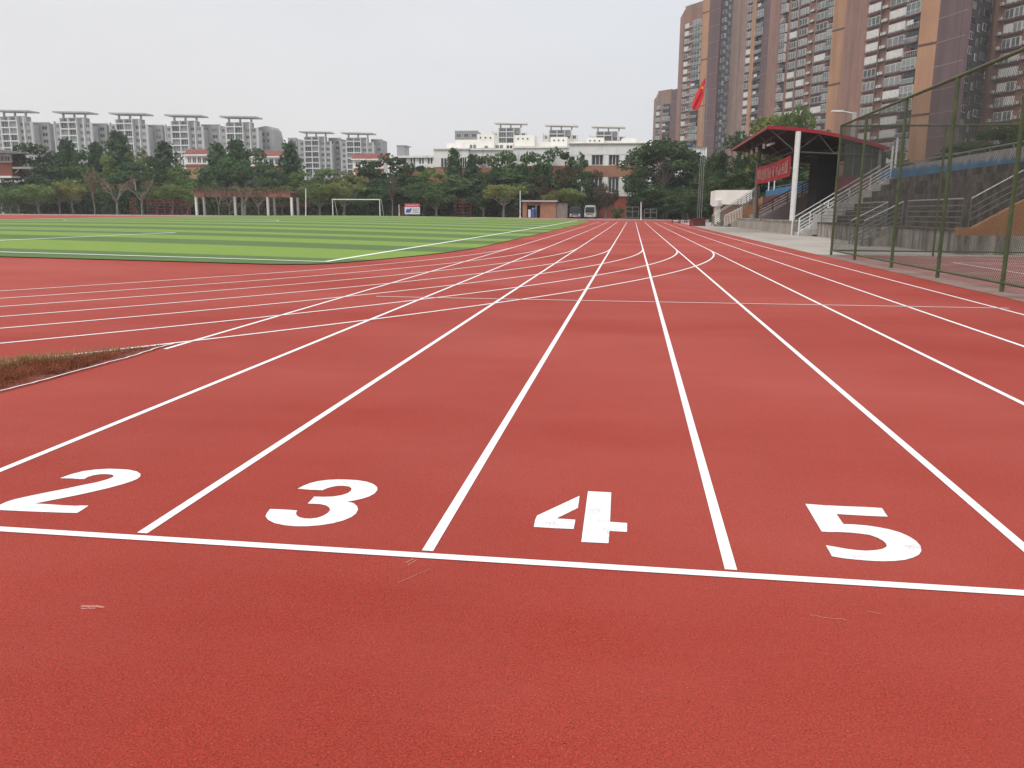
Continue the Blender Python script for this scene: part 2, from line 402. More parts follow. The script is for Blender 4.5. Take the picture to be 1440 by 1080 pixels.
D4 = [[(175,520),(190,440),(215,385),(720,150),(700,295),(445,420),(670,435),(650,545),(440,537)], [(820,95),(1097,110),(1083,460),(1287,475),(1285,580),(1075,570),(1065,715),(740,700)]]
D5 = [(90,65),(300,80),(500,90),(700,97),(865,108),(925,195),(800,190),(600,180),(405,168),(475,270),(570,273),(700,283),(820,300),(940,323),(1050,355),(1140,395),(1210,440),(1255,490),(1265,540),(1240,580),(1180,610),(1100,632),(1000,643),(880,647),(750,642),(620,632),(480,617),(360,597),(298,485),(400,502),(500,520),(600,533),(700,540),(800,535),(870,522),(905,505),(915,490),(905,465),(870,435),(820,408),(740,380),(650,367),(550,357),(430,350),(330,350),(255,345)]
digit('lane_number', [D2], 6.545, 0, 650, 'white number 2 painted on the red track before the start line')
digit('lane_number', [D3], 7.2, 350, 660, 'white number 3 painted on the red track before the start line')
digit('lane_number', D4, 8.47, 730, 680, 'white stencilled number 4 with a gap, painted on the red track')
digit('lane_number', [D5], 7.2, 1120, 700, 'white number 5 painted on the red track before the start line')

# ------------------------------------------------------------------ turf pitch
def yb(py): return P(360, py).y
bnd = [361, 347.3, 340.5, 335, 330, 326.7]
ys_ = [yb(p) for p in bnd]
stripes = [(y, 1 if i % 2 == 0 else 0) for i, y in enumerate(ys_)]
y = ys_[-1]; v = 0
while y < 133:
    y += 5.3; v += 1; stripes.append((y, v % 2 == 0 and 0 or 1)) if len(stripes) < 30 else None
stripes = [(y, (1 if i % 2 == 0 else 0)) for i, (y, _) in enumerate(stripes)]
M['turf'] = turf_mat(stripes[:30])
rt = 35.95
def turf_x1(y):
    if y < CY: return CX + math.sqrt(max(0, rt ** 2 - (CY - y) ** 2))
    if y > 117: return CX + math.sqrt(max(0, rt ** 2 - (y - 117) ** 2))
    return CX + rt
ty = [20.3, 20.45, 20.7, 21.1, 21.6, 22.3, 23.2, 24.4, 26, 28, 30.5] + rng(33.07, 117, 2.5) + rng(117, 128.5, 2)[1:]
tb = MB(); NX = 34; vs = []
for y in ty:
    x1 = turf_x1(y) - (0.9 * max(0, 1 - (y - 20.3) / .5) if y < 20.8 else 0); x0 = 2 * CX - x1
    for i in range(NX + 1):
        x = x0 + (x1 - x0) * i / NX; vs.append((x, y, gz(x, y) + .022))
tb.add(vs, [(j * (NX + 1) + i, j * (NX + 1) + i + 1, (j + 1) * (NX + 1) + i + 1, (j + 1) * (NX + 1) + i) for j in range(len(ty) - 1) for i in range(NX)], 'turf')
structure(tb.build('turf_pitch', smooth_=True))
pl = MB(); PX = -8.05; GY = 21.6; FY = 126.0; PXL = 2 * CX - PX
def pline(a, b, w=.15, n=40): ribbon(pl, [(a[0] + (b[0] - a[0]) * i / n, a[1] + (b[1] - a[1]) * i / n) for i in range(n + 1)], w, 'turfline', .034)
pline((PX, GY), (PX, FY)); pline((PXL, GY), (PXL, FY)); pline((PXL, GY), (PX, GY)); pline((PXL, FY), (PX, FY))
pline((PXL, (GY + FY) / 2), (PX, (GY + FY) / 2))
for (hw, dp) in ((20.16, 16.5), (9.16, 5.5)):
    for (gy, s) in ((GY, 1), (FY, -1)):
        pline((CX - hw, gy), (CX - hw, gy + s * dp)); pline((CX + hw, gy), (CX + hw, gy + s * dp)); pline((CX - hw, gy + s * dp), (CX + hw, gy + s * dp))
ribbon(pl, [(CX + 9.15 * math.cos(t * .1047), (GY + FY) / 2 + 9.15 * math.sin(t * .1047)) for t in range(61)], .12, 'turfline', .034)
structure(pl.build('pitch_lines'))

# ------------------------------------------------------------------ right apron, kerb, fenced court
ap = MB()
ap.add([(x, y, .006) for x, y in ((TRX, 29.9), (42, 29.9), (42, 163), (TRX, 163))], [(0, 1, 2, 3)], 'apron'); structure(ap.build('concrete_apron'))
ap = MB(); ap.add([(x, y, .005) for x, y in ((TRX, -12), (6.85, -12), (6.85, 29.9), (TRX, 29.9))], [(0, 1, 2, 3)], 'kerb'); structure(ap.build('path'))
ap = MB(); ap.add([(x, y, .004) for x, y in ((6.85, -12), (42, -12), (42, 29.9), (6.85, 29.9))], [(0, 1, 2, 3)], 'court')
for a, b in (((9.2, 5), (9.2, 26)), ((9.2, 26), (24, 26)), ((9.2, 15), (24, 15))): ribbon(ap, [a, b], .06, 'thin', .009)
structure(ap.build('red_court_floor'))

FX, FH, FEND = 6.66, 4.2, 29.8
fr = thing('chain_link_fence', (FX, FEND, 0), 'tall green chain link fence running along the outer edge of the track', 'fence')
posts = [29.8, 26.72, 23.03, 19.63, 16.32, 13.0, 9.7]
for y in posts:
    mb = MB(); mb.tube((FX, y, -.02), (FX, y, FH), .042, .042, 'fence', 8); mb.build('post', fr)
mb = MB()
for z, r in ((FH, .035), (.16, .028)): mb.tube((FX, 8, z), (FX, FEND, z), r, r, 'fence', 6)
mb.build('rail', fr)
bk = thing('chain_link_fence', (FX, FEND, 0), 'green chain link fence crossing before the grandstand at the court end', 'fence')
for x in (9.9, 13.1, 16.3, 19.5):
    mb = MB(); mb.tube((x, FEND, -.02), (x, FEND, FH), .036, .036, 'fence', 8); mb.build('post', bk)
mb = MB()
for z, r in ((FH - .02, .03), (.16, .026)): mb.tube((FX + .05, FEND, z), (22, FEND, z), r, r, 'fence', 6)
mb.build('rail', bk)
def wires(parent, L, place, pitch=.085, r=.0033):
    mb = MB()
    n = int((L + FH) / pitch)
    for s in (1, -1):
        for i in range(n):
            u0 = -FH + i * pitch; a, b = max(u0, 0), min(u0 + FH, L)
            if b - a < .02: continue
            za, zb = a - u0, b - u0
            if s < 0: za, zb = FH - za, FH - zb
            o = .004 * s
            p, q = place(a, max(.16, za), o), place(b, max(.16, zb), o)
            mb.tube(p, q, r, r, 'wire', 3, False)
    return mb.build('wire_mesh', parent)
wires(fr, FEND - 8, lambda u, z, o: (FX + o, FEND - u, z))
wires(bk, 15, lambda u, z, o: (FX + .05 + u, FEND + o, z), .085, .0030)

# ------------------------------------------------------------------ planting pit with dry grass
pit = MB()
def arc_y(x): return CY - math.sqrt(max(0, (lane_x(3) - CX + .06) ** 2 - (x - CX) ** 2))
xe = -4.69
ring = []
xs = rng(-13, xe, .25)
top = [(x, arc_y(x) - .03) for x in xs]
ytip = arc_y(xe)
bot = [(xe - .015 * math.sin(i * 1.7) - (.05 * max(0, 6.6 - y)), y) for i, y in enumerate(rng(ytip, 1.5, -.3) if False else [ytip - .3 * i for i in range(int((ytip - 1.5) / .3))])]
poly = [(x, y) for x, y in top] + bot[1:] + [(-13, 1.5)]
rp = random.Random(5)
pit.add([(x, y, .012) for x, y in poly], [tuple(range(len(poly) - 1, -1, -1))], 'soil')
structure(pit.build('soil_bed'))
eg = MB()
edge = [(x + rp.uniform(-.004, .004) + .03, y) for x, y in bot]
edge2 = []
for a, b in zip(edge, edge[1:]):
    for i in range(4):
        edge2.append((a[0] + (b[0] - a[0]) * i / 4 + rp.uniform(-.007, .007), a[1] + (b[1] - a[1]) * i / 4))
ribbon(eg, edge2, .019, 'thin', .016); structure(eg.build('bed_edge_strip'))
def blades(name, n, zone, m, hmul=1.0, seed=1):
    mb = MB(); k = 0; rr = random.Random(seed)
    tuft = [(rr.uniform(-9.5, xe), rr.uniform(3.4, ytip), rr.uniform(.06, .22), rr.uniform(.3, 1.5), rr.uniform(0, 6.28)) for _ in range(900)]
    while k < n:
        tx_, ty_, tr_, th_, ta_ = rr.choice(tuft)
        x = tx_ + rr.gauss(0, tr_); y = ty_ + rr.gauss(0, tr_)
        if x > xe - .02 or y > ytip or y > arc_y(x) - .04: continue
        ex = xe - .05 * max(0, 6.6 - y)
        if x > ex - .03: continue
        ya = arc_y(x); dn = ex - x; df = (ya - y) * .95
        t = dn / max(.01, dn + df)
        if not zone(t, rr, y): continue
        h = rr.uniform(.016, .078) * th_ * hmul * (.25 + .75 * min(1, (ytip - y) / 1.3)); a = ta_ + rr.gauss(0, .9); w = rr.uniform(.0015, .0038)
        lean = rr.uniform(.02, .13) * (.4 + .6 * min(1, (ytip - y) / 1.2)); d = Vector((math.cos(a), math.sin(a), 0)); q = Vector((-d.y, d.x, 0)) * w
        b = Vector((x, y, .008)); mid = b + d * lean * .45 + Vector((0, 0, h * .8)); tip = b + d * lean + Vector((0, 0, h * rr.uniform(.5, 1.05)))
        mb.add([b - q, b + q, mid + q * .7, mid - q * .7, tip], [(0, 1, 2, 3), (3, 2, 4)], m); k += 1
    o = mb.build(name); o['kind'] = 'stuff'; return o
blades('dry_grass', 15000, lambda t, r, y: r.random() < smooth(.34, .60, t + r.uniform(-.12, .12)) and y < ytip - .3, 'grass_tan', 1.25, 4)
blades('reddened_grass', 24000, lambda t, r, y: r.random() < 1 - smooth(.36, .66, t + r.uniform(-.15, .1)) + .10, 'grass_red', .95, 9)
#@@PART2
# ------------------------------------------------------------------ grandstand, right
def rail_run(mb, pts, hs, r, m, posts=None, base=None):
    for h in hs: mb.path([(p[0], p[1], p[2] + h) for p in pts], r if h == hs[-1] else r * .8, m if h == hs[-1] or m != 'steel' else 'steelshade', 6)
    for p in posts or []: mb.tube(p, (p[0], p[1], p[2] + hs[-1]), r * .9, r * .9, 'steelshade' if m == 'steel' else m, 6)
HS5 = [.22, .42, .62, .82, 1.05]
SX, SXB, SY0, SY1 = 11.2, 15.6, 31.4, 54.2
st = thing('grandstand', (SX, SY0, 0), 'weathered concrete grandstand terrace with steel front railing behind the green fence', 'grandstand')
mb = MB(); mb.box(SX, SX + 1.1, SY0 + .35, SY1, 0, .78, 'wallgrey'); mb.box(SX - .05, SX + 1.05, SY0 + .35, SY1, .781, .86, 'terrace'); mb.build('front_wall', st)
mb = MB(); n = 7; w = (SXB - SX - 1.1) / n; dz = (3.42 - .86) / n
for i in range(n):
    x0 = SX + 1.1 + i * w
    mb.box(x0, SXB + .02 * i, SY0 + .35, SY1, .86 + i * dz - (.86 if i == 0 else 0), .86 + (i + 1) * dz, 'terrace')
mb.build('terrace', st)
mb = MB(); mb.slabx([(SX - .02, .66), (SX + .35, .86), (SXB + .3, 3.48), (SXB + .3, .66)], SY0, SY0 + .34, 'orange'); mb.build('end_wall', st)
mb = MB(); mb.box(SX - .02, SXB + 1.2, SY0 - .03, SY0 + .33, 0, .655, 'wallgrey'); mb.build('plinth', st)
mb = MB(); mb.box(SX - .04, SX + .32, SY0 - .05, SY0 + .3, .657, .93, 'orange'); mb.build('end_block', st)
mb = MB()
F = [(SX + .12, y) for y in rng(37.6, SY0 + .2, 1.5)]
rail_run(mb, [(x, y, .86) for x, y in (F[0], F[-1])], HS5, .026, 'steel', [(x, y, .86) for x, y in F])
mb.build('railing', st); mb = MB()
F = [(SX + .12, y) for y in rng(53.9, 40.6, 1.6)]
rail_run(mb, [(x, y, .86) for x, y in (F[0], F[-1])], HS5, .026, 'steel', [(x, y, .86) for x, y in F])
mb.build('railing', st)
mb = MB()
sl_ = [(SX + .35, SY0 + .17, .86), (SXB + .1, SY0 + .17, 3.36)]
rail_run(mb, sl_, [.30, .52, .74, 1.05], .028, 'steel', [(SX + .35 + (SXB - SX - .35) * t, SY0 + .17, .86 + 2.5 * t) for t in (0, .33, .66, 1)])
mb.build('railing', st)
# front steps up to the walkway
fs = MB()
for i in range(4): fs.box(SX - 1.35 + i * .32, SX - .001, 38.3 + .001 * i, 40.3 - .001 * i, .2 * i + (.002 if i else 0), .2 * (i + 1), 'wallgrey')
fs.build('steps', st)
for y in (38.2, 40.4):
    mb = MB(); a = (SX - 1.42, y, .02); b = (SX + .1, y, .84)
    rail_run(mb, [a, b], HS5, .03, 'steel', [a, b]); mb.build('railing', st)

pw = thing('parapet_wall', (SXB, SY0, 0), 'blue and grey peeling parapet wall with a pipe rail along the top of the grandstand terrace', 'parapet wall')
mb = MB(); mb.box(SXB + .06, SXB + .26, SY0 + .4, 58.4, 3.30, 4.12, 'parapet'); mb.build('wall', pw)
mb = MB(); ys2 = rng(SY0 + .5, 56, 2.4)
rail_run(mb, [(SXB + .16, ys2[0], 4.11), (SXB + .16, ys2[-1], 4.11)], [.2], .035, 'greypost', [(SXB + .16, y, 4.11) for y in ys2]); mb.build('rail', pw)
mb = MB(); mb.box(SXB + .28, 60, SY0 - 1, 112, 0, 3.3, 'terrace'); structure(mb.build('terrain'))

# stair between the terrace and the canopy
sr = thing('stair_flight', (10.2, 55.5, 0), 'white painted stair flight with steel railings rising beside the canopied platform', 'stairs')
mb = MB(); n = 16
for i in range(n):
    x0 = 10.35 + (SXB - 10.35) * i / n; z = 3.4 * i / n
    mb.box(x0, SXB + .05, 54.8 + .0005 * i, 57.0 - .0005 * i, z - (0 if i == 0 else .0), 3.4 * (i + 1) / n, 'pale')
mb.build('steps', sr)
mb = MB()
for i in range(7):
    x0 = 11.0 + (SXB - 11.0) * i / 7; mb.box(x0, SXB + .02, 54.25 + .003 * i, 54.79, .1, .98 + 2.5 * (i + 1) / 7, 'pale')
mb.build('side_wall', sr)
for y in (54.75, 57.05):
    mb = MB(); a = (10.2, y, .03); b = (SXB - .3, y, 3.3)
    rail_run(mb, [a, b], HS5, .03, 'white' if y < 56 else 'steel', [(a[0] + (b[0] - a[0]) * t, y, a[2] + (b[2] - a[2]) * t) for t in (0, .12, .32, .55, .78, 1)])
    mb.tube((10.2, y, 0), (10.2, y, 1.1), .045, .045, 'white', 8); mb.build('railing', sr)

# canopied platform
CP = thing('canopied_platform', (10.4, 58, 0), 'spectator platform under a dark pitched canopy with red fascia edges', 'canopy')
CY0, CY1 = 62.0, 83.2
def zr(x): return 7.15 - 1.46 * max(0, (x - 9.0) / 8.1) ** 1.75
RX = [9.0 + 8.1 * i / 10 for i in range(11)]
def rprof(lo, hi, x0=9.0, x1=17.1): xs_ = [x for x in RX if x0 < x < x1]; xs_ = [x0] + xs_ + [x1]; return [(x, zr(x) + lo) for x in xs_] + [(x, zr(x) + hi) for x in reversed(xs_)]
mb = MB(); mb.box(10.35, 11.4, 57.6, 88, 0, .80, 'apron'); mb.box(10.3, 11.4, 57.55, 88.05, .802, .90, 'wallgrey'); mb.build('front_wall', CP)
mb = MB(); mb.box(11.41, SXB, 57.6, 76, 0, .88, 'wallgrey'); mb.build('platform', CP)
mb = MB(); mb.slabx([(10.7, .9), (15.5, 3.5), (15.5, .9)], 76, 76.3, 'mauve'); mb.build('side_wall', CP)
mb = MB()
for i in range(7): mb.box(11.5 + i * .58, SXB, 76.32, 88, .9 + (i * .36 if i else -.9), .9 + (i + 1) * .36, 'mauve')
mb.build('terrace', CP)
mb = MB(); rail_run(mb, [(10.7, 76.1, .95), (15.4, 76.1, 3.5)], [.28, .5, .72, .98], .05, 'darkrail', [(10.7 + 4.7 * t, 76.1, .95 + 2.55 * t) for t in (0, .25, .5, .75, 1)]); mb.build('railing', CP)
mb = MB(); mb.slabx(rprof(0, .07), CY0 + .02, CY1 - .02, 'roofdark')
for y in rng(CY0 + .4, CY1 - .4, .8): mb.slabx(rprof(-.09, -.003, 9.05, 17.05), y, y + .05, 'roofdark')
mb.build('roof', CP)
mb = MB()
mb.box(8.94, 9.0, CY0 - .05, CY1 + .05, zr(9) - .08, zr(9) + .10, 'red')
mb.slabx(rprof(-.12, .12), CY0 - .05, CY0, 'red')
mb.slabx(rprof(-.12, .12), CY1, CY1 + .05, 'red')
mb.build('fascia', CP)
mb = MB()
for y in rng(CY0 + .3, CY1 - .3, 5.2):                                      # roof trusses
    bz = 5.55
    mb.tube((9.3, y, zr(9.3) - .15), (11, y, bz), .05, .05, 'trussgrey'); mb.tube((11, y, bz), (17, y, 5.25), .05, .05, 'trussgrey')
    zz = [(11, bz), (12.5, zr(12.5) - .15), (13.6, 5.42), (14.8, zr(14.8) - .15), (15.8, 5.3), (16.8, zr(16.8) - .15)]
    for a, b in zip(zz, zz[1:]): mb.tube((a[0], y, a[1]), (b[0], y, b[1]), .04, .04, 'trussgrey')
for x in (10.2, 12.5, 14.8): mb.tube((x, CY0, zr(x) - .14), (x, CY1, zr(x) - .14), .05, .05, 'trussgrey')
mb.tube((11, CY0, 5.6), (11, CY1, 5.6), .06, .06, 'trussgrey')
mb.build('truss', CP)
mb = MB(); mb.tube((11.05, 62.0, 0), (11.05, 62.0, zr(11) - .15), .185, .185, 'white', 14); c = mb.build('column', CP); c['label'] = 'white column at the near end'
mb = MB(); mb.tube((11.05, 80.4, .88), (11.05, 80.4, zr(11) - .15), .20, .20, 'greypost', 14); c = mb.build('column', CP); c['label'] = 'grey column at the far end'
for y in (62.3, 81):
    mb = MB(); mb.tube((16.6, y, 3.3), (16.6, y, zr(16.6) - .1), .12, .12, 'greypost', 8); mb.build('rear_column', CP)
mb = MB(); mb.box(12.95, 14.3, 64.2, 67, .89, 5.6, 'black'); mb.build('booth', CP)
mb = MB(); mb.slabx([(14.32, 3.9), (17.05, 3.9), (17.05, zr(17.05) - .22), (14.32, zr(14.32) - .22)], 62.4, 62.5, 'panel')
for x in (14.9, 15.5, 16.1, 16.7): mb.box(x, x + .03, 62.36, 62.4, 3.9, zr(x) - .25, 'greypost')
mb.build('end_screen', CP)
mb = MB(); mb.box(14.0, 16.6, 62.38, 62.52, 3.0, 3.895, 'maroon'); mb.box(13.9, 13.998, 62.3, 62.7, 2.6, 3.9, 'red'); mb.build('side_panel', CP)
bl = thing('parapet_wall', (SXB, 59, 0), 'blue parapet wall with rail running behind the canopied platform', 'parapet wall')
mb = MB(); mb.box(SXB + .04, SXB + .24, 64.5, 106, 3.35, 4.10, 'parapet'); mb.build('wall', bl)
mb = MB(); mb.box(SXB - .02, SXB + .035, 58.8, 106, .9, 3.34, 'maroon'); mb.build('plinth', bl)
mb = MB(); rail_run(mb, [(SXB + .14, 65, 4.1), (SXB + .14, 105, 4.1)], [.18], .035, 'greypost', [(SXB + .14, y, 4.1) for y in rng(65, 105, 4)]); mb.build('rail', bl)
# banner hung between the two columns
bn = thing('banner', (10.82, 71, 4), 'red cloth banner with a line of pale lettering hung between the canopy columns', 'banner')
bm_ = MB(); ny, nz = 36, 5; vs = []
BY0, BY1, BZ0, BZ1 = 62.9, 79.6, 3.95, 5.36
for j in range(nz + 1):
    for i in range(ny + 1):
        y = BY0 + (BY1 - BY0) * i / ny; z = BZ0 + (BZ1 - BZ0) * j / nz - .10 * math.sin(math.pi * i / ny)
        vs.append((10.82 + .04 * math.sin(i * .9 + j * .6), y, z))
bm_.add(vs, [(j * (ny + 1) + i, (j + 1) * (ny + 1) + i, (j + 1) * (ny + 1) + i + 1, j * (ny + 1) + i + 1) for j in range(nz) for i in range(ny)], 'banner')
bm_.build('cloth', bn, smooth_=True)
tx = MB(); rb = random.Random(11)
for g in range(11):                                                           # blurred block characters
    gy = BY1 - 1.0 - g * 1.40; gw, gh = 1.02, .86; zc = 4.65 - .09 * math.sin(math.pi * (gy - BY0) / (BY1 - BY0))
    def bar(y0, y1, z0, z1): tx.box(10.745, 10.765, gy - y1 * gw, gy - y0 * gw, zc - gh / 2 + z0 * gh, zc - gh / 2 + z1 * gh, 'bannertext')
    k = rb.choice((0, 1, 2, 3))
    for q in sorted(rb.sample(range(6), 3)): bar(rb.uniform(0, .2), rb.uniform(.7, 1), q / 6 + .04, q / 6 + .11)
    for q in sorted(rb.sample(range(6), 3)): bar(q / 6 + .04, q / 6 + .12, rb.uniform(0, .25), rb.uniform(.65, 1))
    if k > 1: bar(0, .12, 0, 1); bar(.88, 1, 0, 1)
tx.build('lettering', bn)
# lamps under the canopy edge
lm = MB(); lm.tube((9.9, 66.4, 6.45), (9.95, 66.4, 6.30), .30, .30, 'white', 14); lm.tube((9.9, 66.4, 6.45), (9.9, 66.4, 6.95), .03, .03, 'greypost')
o = lm.build('round_lamp'); tag(o, 'round white lamp hanging under the near part of the canopy roof', 'lamp')
for i, (y, lb) in enumerate(((68.2, 'first'), (72, 'second'), (75, 'third'), (78, 'fourth'), (81, 'fifth'))):
    lm = MB(); lm.tube((9.7, y, 6.95), (9.7, y, 6.55), .02, .02, 'greypost'); lm.box(9.62, 9.78, y - .10, y + .10, 6.2, 6.54, 'white'); lm.box(9.64, 9.76, y - .115, y - .101, 6.24, 6.5, 'cur')
    tag(lm.build('floodlight'), 'small white floodlight under the canopy front edge, %s along from the round lamp' % lb, 'lamp', 'floodlights under the canopy')
# masts along the parapet
def mast(px, pyt, Y, zb, label, boxes=True):
    p = at(px, pyt, Y); mb = MB(); r = thing('mast', (p.x, Y, zb), label, 'mast')
    mb.tube((p.x, Y, zb), (p.x, Y, p.z), .07, .06, 'white', 8); mb.build('pole', r)
    if boxes:
        mb = MB(); mb.box(p.x - .22, p.x + .22, Y - .25, Y - .08, p.z - 1.2, p.z - .55, 'white'); mb.box(p.x - .16, p.x + .16, Y - .28, Y - .251, p.z - 1.1, p.z - .65, 'black')
        mb.box(p.x - .2, p.x + .2, Y - .25, Y - .08, p.z - 1.9, p.z - 1.3, 'white'); mb.build('speaker', r)
        mb = MB(); mb.box(p.x - .1, p.x + .45, Y - .3, Y - .05, p.z - .22, p.z, 'white'); mb.build('camera', r)
mast(1149, 232, 78, 3.9, 'white mast with speaker boxes and camera standing under the canopy', True)
mast(1256, 206, 57.6, 3.3, 'shorter white mast behind the blue parapet at the stair top', False)
mast(1262.5, 193, 57.6, 3.3, 'taller white mast behind the blue parapet at the stair top', False)
mast(1090, 244, 100, 3.9, 'white post below the red banner, thicker one', False)
mast(1082, 247, 103, 3.9, 'white post below the red banner, farther thinner one', False)
# street lamp behind the stand
p = at(1202, 158, 70); lp = thing('street_lamp', (p.x, 70, 3.3), 'pale street lamp with a single arm rising behind the canopy roof', 'street lamp')
mb = MB(); mb.tube((p.x, 70, 3.3), (p.x, 70, p.z), .22, .17, 'conc', 10); mb.build('post', lp)
mb = MB(); mb.tube((p.x, 70, p.z - .1), (p.x - 1.0, 69.6, p.z + .05), .05, .04, 'white', 6); mb.box(p.x - 1.8, p.x - .95, 69.45, 69.75, p.z, p.z + .12, 'white'); mb.build('lamp_head', lp)

# far stair with railings and orange flank, and the low steps in front of it
f2 = thing('stair_flight', (8.4, 90, 0), 'far stair flight with orange flank wall and steel rails beyond the canopy', 'stairs')
mb = MB()
for i in range(14): mb.box(8.5 + i * .29, 12.7, 90.5, 92.5 - .001 * i, 3.0 * i / 14 + (.001 if i else 0), 3.0 * (i + 1) / 14, 'wallgrey')
mb.build('steps', f2)
mb = MB(); mb.slabx([(9.6, .05), (13, .05), (13, 3.0), (9.6, .9)], 90.0, 90.3, 'orange'); mb.build('side_wall', f2)
for y in (89.9, 92.6):
    mb = MB(); a = (8.3, y, .05); b = (12.6, y, 2.95); rail_run(mb, [a, b], HS5, .035, 'steel', [(a[0] + (b[0] - a[0]) * t, y, a[2] + (b[2] - a[2]) * t) for t in (0, .2, .4, .6, .8, 1)]); mb.build('railing', f2)
f3 = thing('stair_flight', (9.1, 88.6, 0), 'short white railed steps climbing to the far end of the canopied platform', 'stairs')
mb = MB()
for i in range(5): mb.box(9.2 + i * .32, 10.9, 88.15, 89.5 - .001 * i, .18 * i + (.001 if i else 0), .18 * (i + 1), 'wallgrey')
mb.build('steps', f3)
mb = MB(); a = (9.15, 88.1, .03); b = (10.8, 88.1, .9)
for t in rng(0, 1, .09): mb.tube((a[0] + 1.65 * t, 88.1, .03 + .87 * t), (a[0] + 1.65 * t, 88.1, 1.1 + .87 * t), .03, .03, 'white')
mb.path([(9.15, 88.1, 1.12), (10.8, 88.1, 1.98)], .035, 'white'); mb.build('railing', f3)
mb = MB()
for x in rng(10.9, 12.6, .16): mb.tube((x, 87.8, .9), (x, 87.8, 2.3), .022, .022, 'darkrail')
for z in (.95, 2.3): mb.tube((10.9, 87.8, z), (12.6, 87.8, z), .03, .03, 'darkrail')
tag(mb.build('bar_fence'), 'dark bar fence panel beside the grey canopy column', 'fence')
# small pavilion beyond the far stair
X0, X1 = at(1004, 290, 98).x, at(1054, 290, 98).x
sp = thing('small_pavilion', (X0, 98, 0), 'low round cornered pavilion with cream parapet and orange walls beyond the far stair', 'pavilion')
mb = MB(); mb.prism([(X0 + .5, 98.2), (X1, 97.2), (X1 + 1, 104), (X0 + .5, 104)], 0, 2.3, 'orange'); mb.prism([(X0 + .15, 97.9), (X0 + .7, 97.8), (X0 + .7, 98.6), (X0 + .15, 98.6)], 0, 2.3, 'stucco2'); mb.build('wall', sp)
pts = [(X0 + .1, 98.3), (X0 + .5, 97.6), (X0 + 1.2, 97.2), (X1, 96.6), (X1 + 1, 104), (X0 + .1, 104)]
mb = MB(); mb.prism(pts, 2.302, 3.85, 'stucco2'); mb.build('parapet', sp)
mb = MB(); mb.prism([(X0 - .3, 97.7), (X0 + .3, 97.0), (X0 + .9, 97.6), (X0 + .09, 98.6)], 2.1, 2.75, 'white'); mb.build('canopy_block', sp)

# flag poles on the dark red planter
px_, pyY = 7.0, 92.5
o = thing('planter', (px_, pyY, 0), 'dark red box planter at the foot of the flagpoles', 'planter')
mb = MB(); mb.box(px_ - .62, px_ + .62, pyY - .45, pyY + .45, 0, .74, 'brownbox'); mb.box(px_ - .68, px_ + .68, pyY - .5, pyY + .5, .742, .84, 'brownbox'); mb.build('box', o)
mb = MB()
for zz in (.2, .4, .6): mb.box(px_ - .63, px_ + .63, pyY - .462, pyY - .451, zz, zz + .03, 'maroon')
mb.build('trim', o)
mb = MB(); mb.box(px_ - 1.0, px_ - .69, pyY - .3, pyY + .3, 0, .62, 'maroon'); mb.box(px_ - .97, px_ - .72, pyY - .33, pyY - .301, .1, .5, 'banner'); tag(mb.build('side_box'), 'small red box against the left side of the flagpole planter', 'box')
pc = at(998, 98, pyY)
for nm, x0, x1, ht, lb in (('a', px_ - .22, px_ - .16, 14.2, 'left, shorter steel flagpole in the planter'), ('b', px_ + .20, px_ + .16, 13.8, 'right, shorter steel flagpole in the planter'), ('c', px_ - .01, px_ + .02, pc.z, 'tallest steel flagpole, flying the red flag')):
    t = thing('flagpole', (x0, pyY, .8), lb, 'flagpole', 'flagpoles in the red planter')
    yo = {'a': 0, 'b': 0, 'c': .15}[nm]
    mb = MB(); mb.tube((x0, pyY + yo, .84), (x1, pyY + yo, ht), .032, .022, 'polegrey', 8); mb.build('pole', t)
    mb = MB(); mb.tube((x1, pyY + yo, ht), (x1, pyY + yo, ht + .12), .045, .02, 'polegrey', 8); mb.build('finial', t)
fp = (px_ - .02, pyY + .15); zt = at(992, 110, pyY).z; zb_ = at(986, 152, pyY).z
fg = thing('flag', (fp[0], fp[1], zt), 'red flag with yellow stars hanging limp from the tallest flagpole', 'flag')
mb = MB(); nu, nv = 16, 18; vs = []
for j in range(nv + 1):
    t = j / nv
    z = zt - (zt - zb_) * t
    xl = fp[0] - .12 - 1.05 * t ** 1.0; wd = .12 + .72 * math.sin(min(1, t * 1.5) * 1.57) * (1 - .28 * smooth(.75, 1, t))
    for i in range(nu + 1):
        u = i / nu; sag = .22 * (u - .5) ** 2 * 4
        vs.append((xl - wd * .35 + wd * u, fp[1] + .11 * math.sin(u * 9 + t * 3) * (.3 + t), z - .25 * u * t + (.25 if j == nv else 0) * sag))
mb.add(vs, [(j * (nu + 1) + i, j * (nu + 1) + i + 1, (j + 1) * (nu + 1) + i + 1, (j + 1) * (nu + 1) + i) for j in range(nv) for i in range(nu)], 'flag')
mb.build('cloth', fg, smooth_=True)
def star(mb, c, r):
    v = [(c[0] + r * (1 if i % 2 == 0 else .4) * math.sin(i * math.pi / 5 + .5), c[1], c[2] + r * (1 if i % 2 == 0 else .4) * math.cos(i * math.pi / 5 + .5)) for i in range(10)]
    mb.add(v, [tuple(range(10))], 'yellow')
mb = MB(); zs = zt - .95
star(mb, (fp[0] - .34, fp[1] - .24, zs), .17)
for a, b in ((.16, .16), (.19, -.04), (.13, -.24), (.02, -.36)): star(mb, (fp[0] - .34 + a * .8, fp[1] - .24, zs + b), .055)
mb.build('stars', fg)

